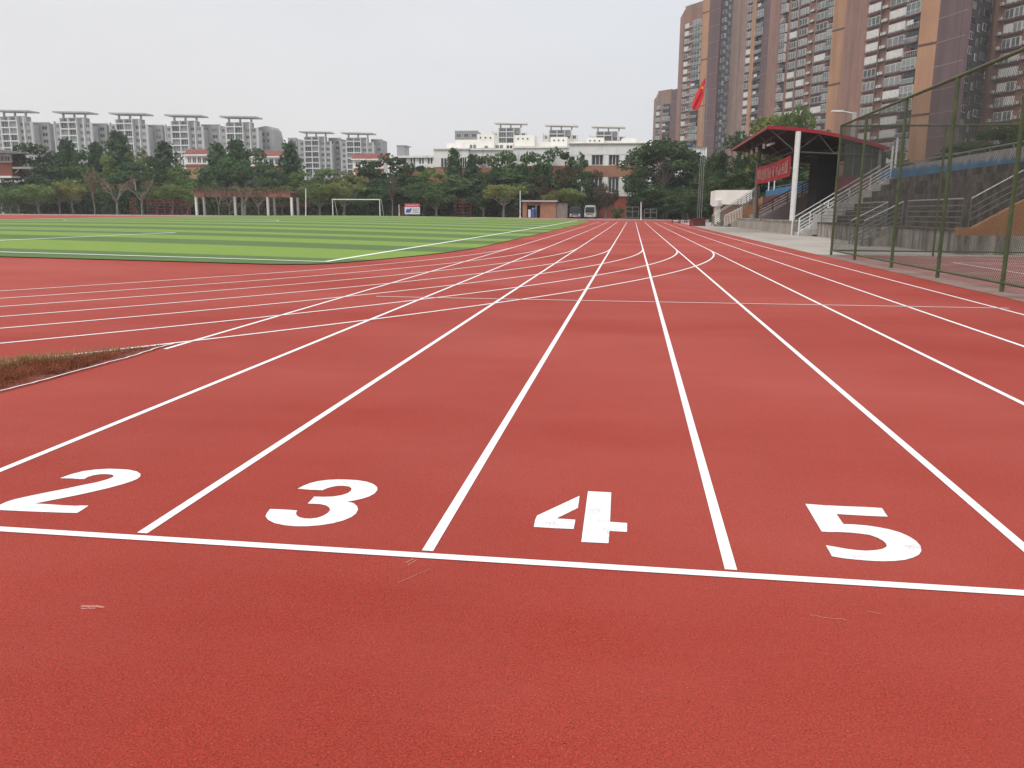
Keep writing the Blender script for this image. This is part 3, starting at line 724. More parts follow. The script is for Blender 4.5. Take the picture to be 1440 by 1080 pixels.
# low red benches left of the planter and the goal frames beyond
for i, (px, lb) in enumerate(((951, 'red low bench farthest from the flagpole planter'), (961, 'red low bench in the middle of the bench row'), (970, 'red low bench nearest to the flagpole planter'))):
    p = P(px, 311.5); p = at(px, 309, 112); x, y = p.x, 112 + i
    t = thing('bench', (x, y, gz(x, y)), lb, 'bench', 'red benches by the track end'); z0 = gz(x, y)
    mb = MB(); mb.box(x - .6, x + .6, y - .25, y + .25, z0 + .40, z0 + .48, 'maroon'); mb.build('seat', t)
    for s in (-1, 1):
        mb = MB(); mb.box(x + s * .5 - .05, x + s * .5 + .05, y - .22, y + .22, z0, z0 + .398, 'maroon'); mb.build('leg', t)
    mb = MB(); mb.box(x - .45, x + .45, y - .04, y + .04, z0 + .1, z0 + .2, 'banner'); mb.build('stretcher', t)
def cage(px0, px1, pyt, Y, label):
    a = at(px0, 305, Y); b = at(px1, 305, Y); z0 = gz(a.x, Y); zt_ = at((px0 + px1) / 2, pyt, Y).z
    t = thing('metal_rack', (a.x, Y, z0), label, 'rack', 'metal frames by the track end')
    for x in (a.x, (a.x + b.x) / 2, b.x):
        for dy in (0, 1.2):
            mb = MB(); mb.tube((x, Y + dy, z0), (x, Y + dy, zt_), .05, .05, 'greypost'); mb.build('post', t)
    mb = MB()
    for z in (zt_, z0 + (zt_ - z0) * .66, z0 + .35):
        for dy in (0, 1.2): mb.tube((a.x, Y + dy, z), (b.x, Y + dy, z), .04, .04, 'greypost')
    mb.build('bar', t)
cage(880, 898, 291, 150, 'grey metal frame rack left of the short white pole')
cage(906, 923, 294, 150, 'grey metal frame rack right of the short white pole')
def pole(px, pyt, Y, r, m, label):
    p = at(px, pyt, Y); b = at(px, 304, Y); mb = MB(); z0 = gz(b.x, Y)
    o = thing('white_pole', (b.x, Y, z0), label, 'pole')
    mb.tube((b.x, Y, z0), (p.x, Y, p.z), r, r * .85, m, 8); mb.build('shaft', o)
    mb = MB(); mb.tube((b.x, Y, z0), (b.x, Y, z0 + .25), r * 1.7, r * 1.6, m, 8); mb.build('base', o)
pole(901.5, 284, 148, .10, 'white', 'short white pole between the two metal racks')
pole(731.5, 268, 160, .10, 'white', 'white pole standing beside the brick kiosk')
pole(430, 265, 160, .11, 'white', 'white pole standing past the end of the pergola')
# football goal at the far end of the pitch
GYY = FY; gxl, gxr = CX - 3.72, CX + 3.72; g0 = gz(CX, GYY)
gt = thing('football_goal', (CX, GYY, g0), 'white football goal frame at the far end of the pitch', 'goal')
for x in (gxl, gxr):
    mb = MB(); mb.tube((x, GYY, g0), (x, GYY, g0 + 2.44), .075, .075, 'white', 8); mb.build('post', gt)
    mb = MB(); mb.path([(x, GYY, g0 + 2.4), (x, GYY + .9, g0 + 2.4), (x, GYY + 2.0, g0)], .035, 'white'); mb.build('back_stay', gt)
mb = MB(); mb.tube((gxl - .07, GYY, g0 + 2.44), (gxr + .07, GYY, g0 + 2.44), .075, .075, 'white', 8); mb.build('crossbar', gt)
#@@PART3
# ------------------------------------------------------------------ far apartment blocks, left and centre
def pbox(mb, px0, px1, py0, py1, Y, dep, m):
    pm = (px0 + px1) / 2; ym = (py0 + (py1 or 300)) / 2
    a, b = at(px0, ym, Y).x, at(px1, ym, Y).x; z1 = at(pm, py0, Y).z; z0 = at(pm, py1, Y).z if py1 else -.3
    return mb.box(a, b, Y, Y + dep, z0, z1, m)
GL = ['g1', 'g1', 'g2', 'g3', 'cur2', 'cur', 'g4']
WCACHE = {}
def win_mesh(w, h, panes, g, frame='frame', proud=.08, rows=1):
    k = ('w', round(w, 2), round(h, 2), panes, g, frame, proud, rows)
    if k not in WCACHE:
        mb = MB(); f = min(.09, w * .06); mb.box(0, w, -proud, .02, 0, h, frame)
        for i in range(panes):
            for j in range(rows):
                mb.box(w * i / panes + f, w * (i + 1) / panes - f, -proud - .02, -proud - .002, h * j / rows + f, h * (j + 1) / rows - f, g)
        WCACHE[k] = mb.mesh('window')
    return WCACHE[k]
def bay_mesh(w, h, panes, g):
    k = ('b', round(w, 2), round(h, 2), panes, g)
    if k not in WCACHE:
        mb = MB(); mb.box(0, w, -.45, .02, 0, h, 'frame'); mb.box(-.1, w + .1, -.62, .02, -.42, -.003, 'ledge')
        for i in range(panes): mb.box(w * i / panes + .08, w * (i + 1) / panes - .08, -.47, -.452, .30, h - .10, g)
        for i in range(panes): mb.box(w * i / panes + .08, w * (i + 1) / panes - .08, -.47, -.452, .06, .25, 'g3')
        WCACHE[k] = mb.mesh('window')
    return WCACHE[k]
def balcony_mesh(w, h, g, kind):
    k = ('c', round(w, 2), round(h, 2), g, kind)
    if k not in WCACHE:
        mb = MB(); mb.box(0, w, -.05, .02, 0, h, 'g4' if kind < 2 else g)  # black back panel: shade of the open balcony's recess put into the colour
        mb.box(-.02, w + .02, -.95, -.052, -.3, -.003, 'ledge')
        if kind == 0:
            mb.box(0, w, -.95, -.90, 0, .95, 'g3'); mb.box(0, w, -.96, -.88, .951, 1.03, 'frame')
        elif kind == 1:
            for i in range(9): mb.box(w * i / 8 - .02, w * i / 8 + .02, -.94, -.90, 0, .95, 'frame')
            mb.box(0, w, -.96, -.88, .951, 1.03, 'frame'); mb.box(.2, .5 * w, -.6, -.5, .9, 1.9, random.Random(w + ord(g[-1])).choice(['cur', 'cur2', 'maroon', 'blue']))
        else:
            mb.box(0, w, -.93, -.052, 0, h, 'frame')
            for i in range(3): mb.box(w * i / 3 + .06, w * (i + 1) / 3 - .06, -.95, -.932, .95, h - .1, g); mb.box(w * i / 3 + .06, w * (i + 1) / 3 - .06, -.95, -.932, .06, .87, 'g3')
        WCACHE[k] = mb.mesh('balcony')
    return WCACHE[k]
def ac_mesh(w):
    k = ('a', round(w, 2))
    if k not in WCACHE:
        mb = MB(); mb.box(0, w, -.8, .02, -.16, -.003, 'ledge'); mb.box(w * .15, w * .85, -.7, -.28, 0, .65, 'acwhite'); mb.tube((w * .42, -.702, .32), (w * .42, -.72, .32), .24, .24, 'cur2', 10)
        WCACHE[k] = mb.mesh('air_conditioner')
    return WCACHE[k]

def apartment(x, Y, label, zt=46.0, wm='apwall'):
    """white gridded bay between grey wings under a floating roof slab; local metres from the slab's left end"""
    t = thing('apartment_block', (x, Y, 0), label, 'apartment block', 'far apartment blocks with floating roof slabs')
    o = (0, 0, 0); H = zt
    def part(nm, mb): return mb.build(nm, t, o)
    mb = MB(); mb.box(-1.0, 17.0, .6, 4.5, -1, H - 6.2, wm); mb.box(1.9, 13, .8, 5, H - 6.198, H - 2.6, 'conc'); part('wall', mb)
    mb = MB()
    mb.box(-1.0, 2.0, -.3, .6, -1, H - 4.9, wm); mb.box(-1.25, -1.002, -.9, .7, -1, H - 4.2, 'apwhite')
    part('side_wing', mb)
    mb = MB(); mb.box(13.8, 16.8, -.3, .6, -1, H - 5.2, wm); mb.box(13.45, 13.798, -1.2, .7, -1, H - 3.0, 'apwhite'); mb.box(16.802, 17.05, -.6, .7, -1, H - 5.0, 'apwhite'); part('side_wing', mb)
    mb = MB()
    for xx in (2.0, 6.05, 10.0): mb.box(xx, xx + .36, -1.2, .55, -1, H - 2.9, 'apwhite')
    fl_ = [H - 4.6 - 2.95 * i for i in range(12)]
    for z in fl_: mb.box(2.37, 6.04, -1.15, .55, z - .36, z + .12, 'apwhite'); mb.box(6.42, 9.99, -1.15, .55, z - .36, z + .12, 'apwhite')
    part('bay_frame', mb)
    for i, z in enumerate(fl_[:9]):
        for xx in (2.4, 6.45):
            g = RA.choice(['g1', 'g1', 'g3', 'cur2', 'g4', 'g2'])
            inst('window', win_mesh(3.5, 2.4, 3, g, 'conc'), t, (xx, -.3, z - 2.80))
        if i < 7:
            inst('window', win_mesh(1.3, 1.5, 2, RA.choice(['g1', 'g4', 'g3']), 'conc'), t, (-.2, -.31, z - 2.5))
            inst('window', win_mesh(2.0, 1.6, 2, RA.choice(['g1', 'g4', 'g2']), 'conc'), t, (10.9, .58, z - 2.5))
            inst('window', win_mesh(1.7, 1.6, 2, RA.choice(['g1', 'g4', 'g3']), 'conc'), t, (14.4, -.31, z - 2.5))
    mb = MB(); mb.slabx([(-.3, H - .55), (17, H - .95), (17, H - .35), (-.3, H + .05)], -2.2, 6, 'conc' if wm == 'apwall' else 'stucco2'); RS = part('roof_slab', mb)
    for xx in (2.6, 8, 13.4):
        mb = MB(); mb.box(xx, xx + .7, .5, 1.2, H - 2.6, H - .62 - xx * .0235, 'conc'); mb.build('roof_post', RS, o)
    for xx in (3.0, 6.5): inst('window', win_mesh(2.6, 1.2, 2, 'g3', 'conc'), t, (xx, .78, H - 4.25))
    return t
RA = random.Random(21)
def link(px0, px1, pyt, Y, label):
    a, b = at(px0, 240, Y).x, at(px1, 240, Y).x; zt = at((px0 + px1) / 2, pyt, Y).z
    t = thing('apartment_block', (a, Y, 0), label, 'apartment block')
    mb = MB(); mb.box(a, b, Y, Y + 10, -1, zt, 'apdark'); mb.box(a - .05, b + .05, Y - .15, Y + 1, zt + .001, zt + .5, 'apwall'); mb.build('wall', t)
    n = max(2, int((b - a) / 3.4)); w = (b - a) / n
    for k in range(7):
        for i in range(n):
            inst('window', win_mesh(w * .55, 1.6, 2, RA.choice(['g4', 'g1', 'g3']), 'conc'), t, (w * (i + .22), -.001, zt - 2.8 - 2.95 * k))
for i, (sx, sy, Y, lb) in enumerate(((-5, 155, 362, 'apartment block cut by the left picture edge'), (78.5, 157, 366, 'second apartment block from the left, white gridded bay above dark round trees'), (157, 159, 371, 'third apartment block from the left, behind the tallest conifer'), (235, 161.5, 375, 'fourth apartment block from the left, above the red roofed building'), (312, 163.5, 379, 'fifth apartment block from the left, beside the curved grey end block'), (423, 185, 455, 'left block of the farther pair of apartment blocks'), (482, 186.5, 457, 'right block of the farther pair of apartment blocks'), (696, 172.5, 455, 'apartment top with roof slab behind the white school, leftmost of three there'), (767, 175.5, 455, 'apartment top with roof slab behind the white school, middle of three there'), (833, 177.5, 455, 'apartment top with roof slab behind the white school, rightmost of three there'))):
    p = at(sx, sy, Y); q = at(sx, 240, Y); apartment(p.x, Y, lb, p.z, 'stucco2' if sx > 600 else 'apwall')
link(50, 75.5, 173.5, 367, 'grey link block between the first and second apartment blocks')
link(131, 155, 175, 371.5, 'grey link block between the second and third apartment blocks')
link(209, 233, 177, 376, 'grey link block between the third and fourth apartment blocks')
link(287, 312, 176.5, 380, 'grey link block between the fourth and fifth apartment blocks')
link(407, 419, 195, 460, 'narrow grey block left of the farther pair of apartment blocks')
link(463.5, 480, 195, 462, 'grey link block between the farther pair of apartment blocks')
link(523, 538, 197, 462, 'grey block right of the farther pair of apartment blocks')
link(640, 672, 185, 462, 'low pale block showing above the white school terrace')
# curved grey end block
Y = 386; a, b = at(361, 200, Y).x, at(385, 200, Y).x
t = thing('apartment_block', (a, Y, 0), 'grey end block with a curved roofline beside the fifth apartment block', 'apartment block')
zt = at(372, 178, Y).z; prof = [(a, -1), (b + .6, -1), (b + .3, zt - 4), (b - .3, zt - 1.4), (b - 1.6, zt), (b - 3.6, zt + .3), (a + 2, zt - .2), (a, zt - .8)]
mb = MB(); mb.slabx(prof, Y, Y + 10, 'apdark'); mb.build('wall', t)
for k in range(7):
    for i in range(3): inst('window', win_mesh(1.2, 1.6, 2, RA.choice(['g4', 'g1', 'g3']), 'conc'), t, (.7 + i * 2.2, -.001, zt - 4.2 - 2.95 * k))
# distant grey block
mb = MB(); pbox(mb, 559, 569, 205, None, 520, 12, 'apwall'); pbox(mb, 557, 571, 204, 205.2, 519.5, 13, 'conc'); tag(mb.build('distant_block'), 'small distant grey tower just left of the glass pavilion roof', 'building')

# ------------------------------------------------------------------ buildings behind the trees
def house(px0, px1, py0, Y, dep, m, label, cat='building', name='school_building'):
    a, b = at(px0, 250, Y).x, at(px1, 250, Y).x; t = thing(name, ((a + b) / 2, Y, 0), label, cat); t['_b'] = 1; return t
def wins(t, items, Y, panes=2, frame='frame', g=None):
    for (x0, x1, y0, y1) in items:
        pm = (y0 + y1) / 2; a, b = at(x0, pm, Y).x, at(x1, pm, Y).x; z1, z0 = at(x0, y0, Y).z, at(x0, y1, Y).z
        o = Vector(t['_o'])
        inst('window', win_mesh(b - a, z1 - z0, panes, g or RA.choice(['g1', 'g4', 'g1', 'g3']), frame, .08, 1), t, (a - o.x, Y - .001 - o.y, z0))
# red roofed pair
def redroof(px0, px1, pyt, Y, label, nwin):
    t = house(px0, px1, pyt, Y, 12, 'brickor', label)
    mb = MB(); pbox(mb, px0, px1, pyt + 6, None, Y, 5, 'stucco2'); mb.build('wall', t)
    mb = MB(); pbox(mb, px0, px1, pyt + 19, pyt + 24, Y - .12, .118, 'brick'); pbox(mb, px0 + 3, px1 - 3, pyt + 24.5, None, Y - .13, .128, 'brickor'); mb.build('brick_band', t)
    a, b = at(px0, pyt, Y).x - .6, at(px1, pyt, Y).x + .6; zt = at(px0, pyt, Y).z; zb = at(px0, pyt + 6, Y).z
    mb = MB(); mb.add([(a, Y - .8, zb), (b, Y - .8, zb), (b, Y + 2.5, zt + .6), (a, Y + 2.5, zt + .6), (a, Y + 5.5, zb), (b, Y + 5.5, zb)], [(0, 1, 2, 3), (3, 2, 5, 4), (0, 3, 4), (1, 5, 2), (0, 4, 5, 1)], 'redroof')
    mb.box(a, b, Y - .95, Y - .802, zb - .25, zb + .1, 'stucco'); mb.build('roof', t)
    wins(t, [(px0 + 3 + (px1 - px0 - 6) * i / nwin, px0 + 3 + (px1 - px0 - 6) * (i + .7) / nwin, pyt + 9, pyt + 17) for i in range(nwin)], Y, 2, 'stucco')
redroof(261, 302, 212, 240, 'red roofed building in a tree gap below the fourth apartment block', 5)
redroof(352, 406, 214.5, 243, 'red roofed building with brick walls, left of the two far paired blocks', 6)
redroof(497, 540, 218, 260, 'low building with red brick band below the farther pair of blocks', 4)
# grey roofed hall at the left edge
t = house(-60, 16, 210, 178, 12, 'brick', 'brick hall with flat grey eaves cut by the left picture edge', 'building', 'sports_hall')
mb = MB(); pbox(mb, -60, 16, 219, 247, 178, 2.5, 'brick'); pbox(mb, -60, 16.2, 247.2, 250, 177.7, 2.8, 'stucco2'); mb.build('wall', t)
mb = MB(); pbox(mb, -60, 15.9, 218, 228.5, 177.6, .39, 'conc'); mb.build('upper_band', t)
wins(t, [(-12, -4, 220, 227), (-2, 5, 220, 227), (7, 14, 220, 227)], 177.55, 2, 'conc', 'g1')
a, b = at(-60, 212, 176).x, at(29, 212, 176).x; z0 = at(20, 216, 176).z
mb = MB(); mb.slabx([(a, z0 + 1.2), (b - 6, z0 + 1.0), (b, z0 + .25), (b, z0), (b - 7, z0 + .1), (a, z0 + .1)], 176, 180, 'roofgrey'); mb.build('roof', t)
mb = MB(); p = at(17, 233, 178); q = at(43, 236, 178); mb.box(p.x, q.x, 178, 179, q.z - .2, q.z + .25, 'conc'); p2 = at(20, 243, 178); q2 = at(26, 236, 178); mb.tube((p2.x, 178.4, p2.z), (q2.x, 178.4, q2.z - .1), .12, .12, 'conc'); mb.build('side_canopy', t)
for px in (1.5, -40):
    mb = MB(); pbox(mb, px - 2, px + 2, 250, 302, 178, .8, 'white'); mb.build('pillar', t)
# glass pavilion with curved corner
Y = 186; t = house(552, 612, 218, Y, 12, 'stucco', 'low pavilion with a ribbon of windows, left of the white school')
a, b = at(553, 225, Y).x, at(613, 225, Y).x; zr_ = at(580, 219, Y).z; zw = at(580, 222, Y).z; zs = at(580, 230.5, Y).z
def rounded(x0, x1, y0, y1): return [(x1, y0), (x1, y1), (x0, y1), (x0, y0 + 3), (x0 + .5, y0 + 1.2), (x0 + 1.6, y0 + .3), (x0 + 3, y0)]
mb = MB(); mb.prism(rounded(a + .4, b, Y, Y + 12), -.3, zs - .9, 'brickor'); mb.build('wall', t)
mb = MB(); mb.prism(rounded(a, b, Y - .3, Y + 12), zs - .898, zs, 'stucco'); mb.build('sill_band', t)
mb = MB(); mb.prism(rounded(a + .5, b, Y + .2, Y + 12), zs + .002, zw, 'g1'); mb.build('ribbon_window', t)
mb = MB(); mb.prism(rounded(a - .3, b + .2, Y - .6, Y + 12), zw + .002, zr_, 'stucco'); mb.build('roof', t)
for i in range(11):
    mb = MB(); x = a + 3 + (b - a - 3) * i / 10.2; mb.box(x, x + (.28 if i % 3 else .7), Y - .05, Y + .19, zs + .002, zw - .002, 'stucco'); mb.build('mullion', t)
# terraced white school: left wing
Y = 184; t = house(610, 728, 208, Y, 14, 'stucco', 'white stucco school wing with stepped terraces above dark trees')
mb = MB(); pbox(mb, 610, 659, 209, 235, Y, 14, 'stucco'); pbox(mb, 659.2, 728, 210, 240, Y + .6, 14, 'stucco'); pbox(mb, 628, 722, 201, 210, Y + 5, 12, 'stucco2'); pbox(mb, 610.5, 728, 235.2, 262, Y + .1, 13, 'brickor'); pbox(mb, 640, 728, 262.5, None, Y + .3, 13, 'maroon'); mb.build('wall', t)
mb = MB(); pbox(mb, 609, 660, 208, 210, Y - .35, 1, 'stucco'); pbox(mb, 660.5, 728, 208.6, 211, Y + .1, 1, 'stucco'); mb.build('cornice', t)
for a in ((671, 695, 188.5, 208, Y + 4, 6), (723, 751.5, 190, 206, Y + 4, 6), (640, 671, 196.5, 201, Y + 6, 6)):
    mb = MB(); pbox(mb, *a, 'stucco2'); mb.build('penthouse', t)
wins(t, [(620, 633, 222, 235), (648, 656, 221, 236), (672, 684, 219, 232), (705, 715, 219, 232), (727, 731, 217, 228)], Y - .01, 3)
wins(t, [(660, 670, 203, 210), (681.5, 686, 205, 209.5)], Y + 3.95, 2, 'stucco2')
wins(t, [(696.5, 708, 203.5, 211.5), (712, 721, 204, 212.5)], Y + 4.95, 2, 'stucco2')
wins(t, [(674.5 + 7 * i, 677 + 7 * i, 192.5, 194.8) for i in range(3)] + [(727.5 + 6.6 * i, 730 + 6.6 * i, 194, 196.3) for i in range(3)], Y + 3.95, 1, 'stucco2', 'g1')
# right wing of the school
Y = 182; t = house(722, 912, 202, Y, 14, 'stucco', 'long white school wing with stained parapet and tall windows left of the big tree')
mb = MB()
pbox(mb, 722, 800, 207.5, 233, Y + .5, 14, 'stuccostain'); pbox(mb, 800.2, 912, 202, 217.5, Y, 14, 'stuccostain')
pbox(mb, 800.2, 912, 217.6, 233, Y + .7, 13, 'stucco'); mb.build('wall', t)
mb = MB(); pbox(mb, 722.5, 912, 233.1, 248.5, Y + .15, 13, 'brickor'); pbox(mb, 728, 800, 248.6, 275, Y + .25, 13, 'brick'); mb.build('brick_band', t)
mb = MB(); pbox(mb, 800.5, 912, 248.6, 272, Y + .7, 13, 'stucco2'); pbox(mb, 800.5, 912, 272.1, 276, Y + .1, 13.5, 'stucco2'); mb.build('lower_wall', t)
mb = MB(); pbox(mb, 843, 884, 276.2, None, Y + .4, 13, 'redwall'); pbox(mb, 728, 842.9, 275.2, None, Y + .6, 12, 'brick'); pbox(mb, 884.1, 912, 276.2, None, Y + .9, 12, 'tdark'); mb.build('base_wall', t)
mb = MB(); pbox(mb, 721, 801, 206.5, 208.2, Y + .2, 1, 'stucco'); pbox(mb, 799.6, 913, 201, 202.8, Y - .35, 1.2, 'conc'); mb.build('cornice', t)
for x0, x1 in ((801, 817), (822.5, 832), (848.5, 856), (871, 879.5), (894, 900)):
    mb = MB(); pbox(mb, x0, x1, 217.7, 233, Y + .05, .6, 'stucco'); mb.build('pillar', t)
for x0, x1 in ((801, 829), (847.5, 855), (870.5, 877.5), (893, 900)):
    mb = MB(); pbox(mb, x0, x1, 248.7, 271.9, Y + .2, .45, 'stucco2'); mb.build('pillar', t)
wins(t, [(817.5, 822, 218, 232), (832.5, 848, 218, 232), (856.5, 870.5, 218, 232), (880, 893.5, 218, 232)], Y + .68, 3, 'frame', 'g4')
wins(t, [(830, 847, 250, 271), (855.5, 870, 250, 271), (878, 892.5, 250, 271)], Y + .68, 3, 'frame', 'g1')
for a in ((774, 797.5, 192.5, 206, Y + 5, 6), (825, 849, 193.5, 201.5, Y + 5, 6), (874, 895, 194.5, 201.5, Y + 5, 6), (752, 912, 199, 207, Y + 8, 6)):
    mb = MB(); pbox(mb, *a, 'stucco2'); mb.build('penthouse', t)
wins(t, [(778 + 6.5 * i, 780.4 + 6.5 * i, 196.3, 198.5) for i in range(3)] + [(828.5 + 6.5 * i, 831 + 6.5 * i, 196.8, 199) for i in range(3)], Y + 4.95, 1, 'stucco2', 'g1')
# small building with weathered wall beyond the big tree
mb = MB(); pbox(mb, 952, 992, 207.5, None, 196, 10, 'stucco'); pbox(mb, 951, 993, 206, 207.6, 195.6, 11, 'roofgrey'); tag(mb.build('outbuilding'), 'white outbuilding showing just above the dark trees left of the flagpole', 'building')

# ------------------------------------------------------------------ things along the far edge
# brick kiosk with doorway
Y = 163; t = house(735, 797, 283, Y, 4, 'brickor', 'orange brick kiosk with a dark doorway at the foot of the trees', 'kiosk', 'kiosk')
mb = MB(); pbox(mb, 735, 740.8, 284, None, Y, 4, 'brickor'); pbox(mb, 759.8, 782, 284, None, Y, 4, 'brickor'); pbox(mb, 740.9, 759.7, 284, 289, Y + .02, 4, 'brick'); pbox(mb, 741, 759.6, 289.1, None, Y + 1.2, 2.6, 'black'); mb.build('wall', t)
mb = MB(); pbox(mb, 782.1, 798, 286, None, Y + .3, 3, 'mauve'); mb.build('side_wall', t)
mb = MB(); pbox(mb, 733.5, 784, 281.5, 283.9, Y - .6, 5.5, 'conc'); mb.build('roof', t)
mb = MB(); pbox(mb, 753, 754.5, 288, None, Y - .02, .9, 'cur2'); mb.build('door_leaf', t)
def upright(px0, px1, py0, Y, m, label, name, cat):
    a, b = at(px0, 300, Y).x, at(px1, 300, Y).x; z0 = gz(a, Y); zt = at(px0, py0, Y).z; mb = MB()
    mb.box(a, b, Y, Y + .25, z0 + .08, zt, m); mb.box(a - .04, b + .04, Y - .03, Y + .28, zt + .002, zt + .06, 'white')
    for x in (a + .05, b - .13): mb.box(x, x + .08, Y + .02, Y + .2, z0, z0 + .078, 'greypost')
    tag(mb.build(name), label, cat)
upright(742.5, 746.5, 295, 162.3, 'poster', 'white display panel leaning in the kiosk doorway', 'display_panel', 'panel')
upright(747.5, 751.5, 293, 162.4, 'blue', 'blue display panel in the kiosk doorway', 'display_panel', 'panel')
# two small buses parked side by side
def bus(px0, px1, pyt, Y, paint, label):
    a, b = at(px0, 300, Y).x, at(px1, 300, Y).x; z0 = gz((a + b) / 2, Y); zt = at(px0, pyt, Y).z; W = b - a; xm = (a + b) / 2
    t = thing('parked_bus', (xm, Y, z0), label, 'bus', 'small buses parked by the brick wall'); h = zt - z0
    mb = MB(); prof = [(a + .04, .38), (b - .04, .38), (b, .7), (b - .02, h * .62), (b - .16, h - .22), (b - .35, h), (a + .35, h), (a + .16, h - .22), (a + .02, h * .62), (a, .7)]
    mb.slabx([(x, z0 + z) for x, z in prof], Y, Y + 6.5, paint); mb.build('body', t)
    mb = MB(); mb.slabx([(a + .18, z0 + h * .44), (b - .18, z0 + h * .44), (b - .28, z0 + h * .86), (a + .28, z0 + h * .86)], Y - .05, Y - .003, 'g4'); mb.build('windscreen', t)
    mb = MB(); mb.box(a + .35, b - .35, Y - .06, Y - .004, z0 + h * .29, z0 + h * .39, 'g3'); mb.build('grille', t)
    mb = MB(); mb.box(a + .02, b - .02, Y - .16, Y - .002, z0 + .32, z0 + .58, 'conc' if paint != 'busdark' else 'cur2'); mb.box(xm - .26, xm + .26, Y - .175, Y - .161, z0 + .38, z0 + .50, 'white'); mb.build('bumper', t)
    for s in (a + .25, b - .25):
        mb = MB(); mb.tube((s, Y - .07, z0 + h * .32), (s, Y - .003, z0 + h * .32), .13, .15, 'white', 10); mb.build('headlight', t)
        mb = MB(); mb.tube((s, Y - .08, z0 + h * .75), (s + (-.32 if s < xm else .32), Y - .25, z0 + h * .74), .025, .025, 'black'); k = s + (-.34 if s < xm else .34); mb.box(k - .06, k + .06, Y - .3, Y - .2, z0 + h * .56, z0 + h * .76, 'black'); mb.build('mirror', t)
    for yy in (Y + 1.1, Y + 5.0):
        for s in (a + .02, b - .26):
            mb = MB(); mb.tube((s, yy, z0 + .4), (s + .24, yy, z0 + .4), .4, .4, 'tyre', 14); wh = mb.build('wheel', t); mb = MB(); mb.tube((s - .012, yy, z0 + .4), (s + .252, yy, z0 + .4), .22, .22, 'conc', 12); mb.build('rim', wh, t['_o'])
bus(800.5, 816.5, 290, 160, 'busdark', 'dark fronted small bus parked beside the brick kiosk')
bus(821.5, 837.5, 288.5, 160.5, 'buswhite', 'pale fronted small bus parked at the red wall')
# poster board
Y = 165; a, b = at(569, 295, Y).x, at(590.5, 295, Y).x; z0 = gz(a, Y); zt, zb2 = at(580, 286, Y).z, at(580, 301.2, Y).z
t = thing('poster_board', ((a + b) / 2, Y, z0), 'poster board with a red heading and blue picture standing under the trees', 'poster board')
mb = MB(); mb.box(a, b, Y, Y + .12, zb2, zt, 'poster'); mb.build('board', t)
mb = MB(); mb.box(a, b, Y - .02, Y - .002, zt - (zt - zb2) * .33, zt, 'posterred'); mb.build('heading', t)
mb = MB()
for i in range(7): mb.box(a + .25 + i * .38, a + .5 + i * .38, Y - .03, Y - .021, zt - .5, zt - .22, 'bannertext')
mb.build('heading_letters', t); mb = MB()
for i in range(3): mb.box(a + (b - a) * .52, b - .2 - .25 * (i % 2), Y - .02, Y - .003, zb2 + .3 + .32 * i, zb2 + .42 + .32 * i, 'cur2')
mb.build('text_lines', t)
mb = MB(); w_ = (b - a); mb.add([(a + w_ * x, Y - .012, zb2 + (zt - zb2) * z) for x, z in ((.08, .1), (.2, .14), (.34, .12), (.42, .3), (.47, .52), (.38, .56), (.3, .46), (.2, .5), (.1, .42))], [tuple(range(9))], 'blue'); mb.build('picture', t)
for x in (a + .3, b - .4):
    mb = MB(); mb.box(x, x + .1, Y + .02, Y + .1, z0, zb2 - .002, 'greypost'); mb.build('leg', t)
# pergola
Y = 163; t = thing('pergola', (at(340, 300, Y).x, Y, gz(-75, Y)), 'long pergola with white posts and a rusty brown vine covered roof', 'pergola')
a, b = at(272, 275, Y).x, at(408, 275, Y).x; zt = at(300, 270.5, Y).z; zb2 = at(300, 277, Y).z
mb = MB(); mb.box(a, b, Y - .1, Y + .2, zb2, zt, 'pergola'); mb.box(a, b, Y + 3.2, Y + 3.5, zb2, zt, 'maroon')
n = 30
for i in range(n): x = a + .2 + (b - a - .4) * i / (n - 1); mb.box(x, x + .16, Y - .8, Y + 4.1, zt + .002, zt + .32, 'pergola')
mb.build('roof', t)
for px in (276, 330.5, 376.5, 410):
    for dy in (0, 3.2):
        x = at(px, 290, Y).x; mb = MB(); mb.box(x - .20, x + .20, Y - .12 + dy, Y + .35 + dy, gz(x, Y), zb2 - .002, 'conc' if dy else 'white'); mb.build('post', t)
mb = MB()
for zz in (286.2, 289): z = at(340, zz, Y + 3.2).z; mb.box(a + 4, b + 3, Y + 3.15, Y + 3.2, z - .08, z + .06, 'brick')
mb.build('rail', t)
def leafcloud(mb, n, fn, size, m, rr, flat=0):
    for _ in range(n):
        c = fn(rr); s = size * rr.uniform(.6, 1.35)
        u = Vector((rr.gauss(0, 1), rr.gauss(0, 1), rr.gauss(0, 1) * (1 - flat))).normalized(); w_ = u.orthogonal().normalized(); v = u.cross(w_)
        a_ = rr.uniform(0, 6.28); p = w_ * math.cos(a_) + v * math.sin(a_); q = u.cross(p)
        mb.add([c - p * s, c - q * s * .55, c + p * s, c + q * s * .55], [(0, 1, 2, 3)], m)
mb = MB(); rv = random.Random(9); leafcloud(mb, 1700, lambda r: Vector((r.uniform(a, b), Y + r.uniform(-.9, 3.9), zt + .2 + abs(r.gauss(0, .45)) - (r.random() < .25) * r.uniform(0, 1.3))), .24, 'vine', rv); mb.build('vine', t)
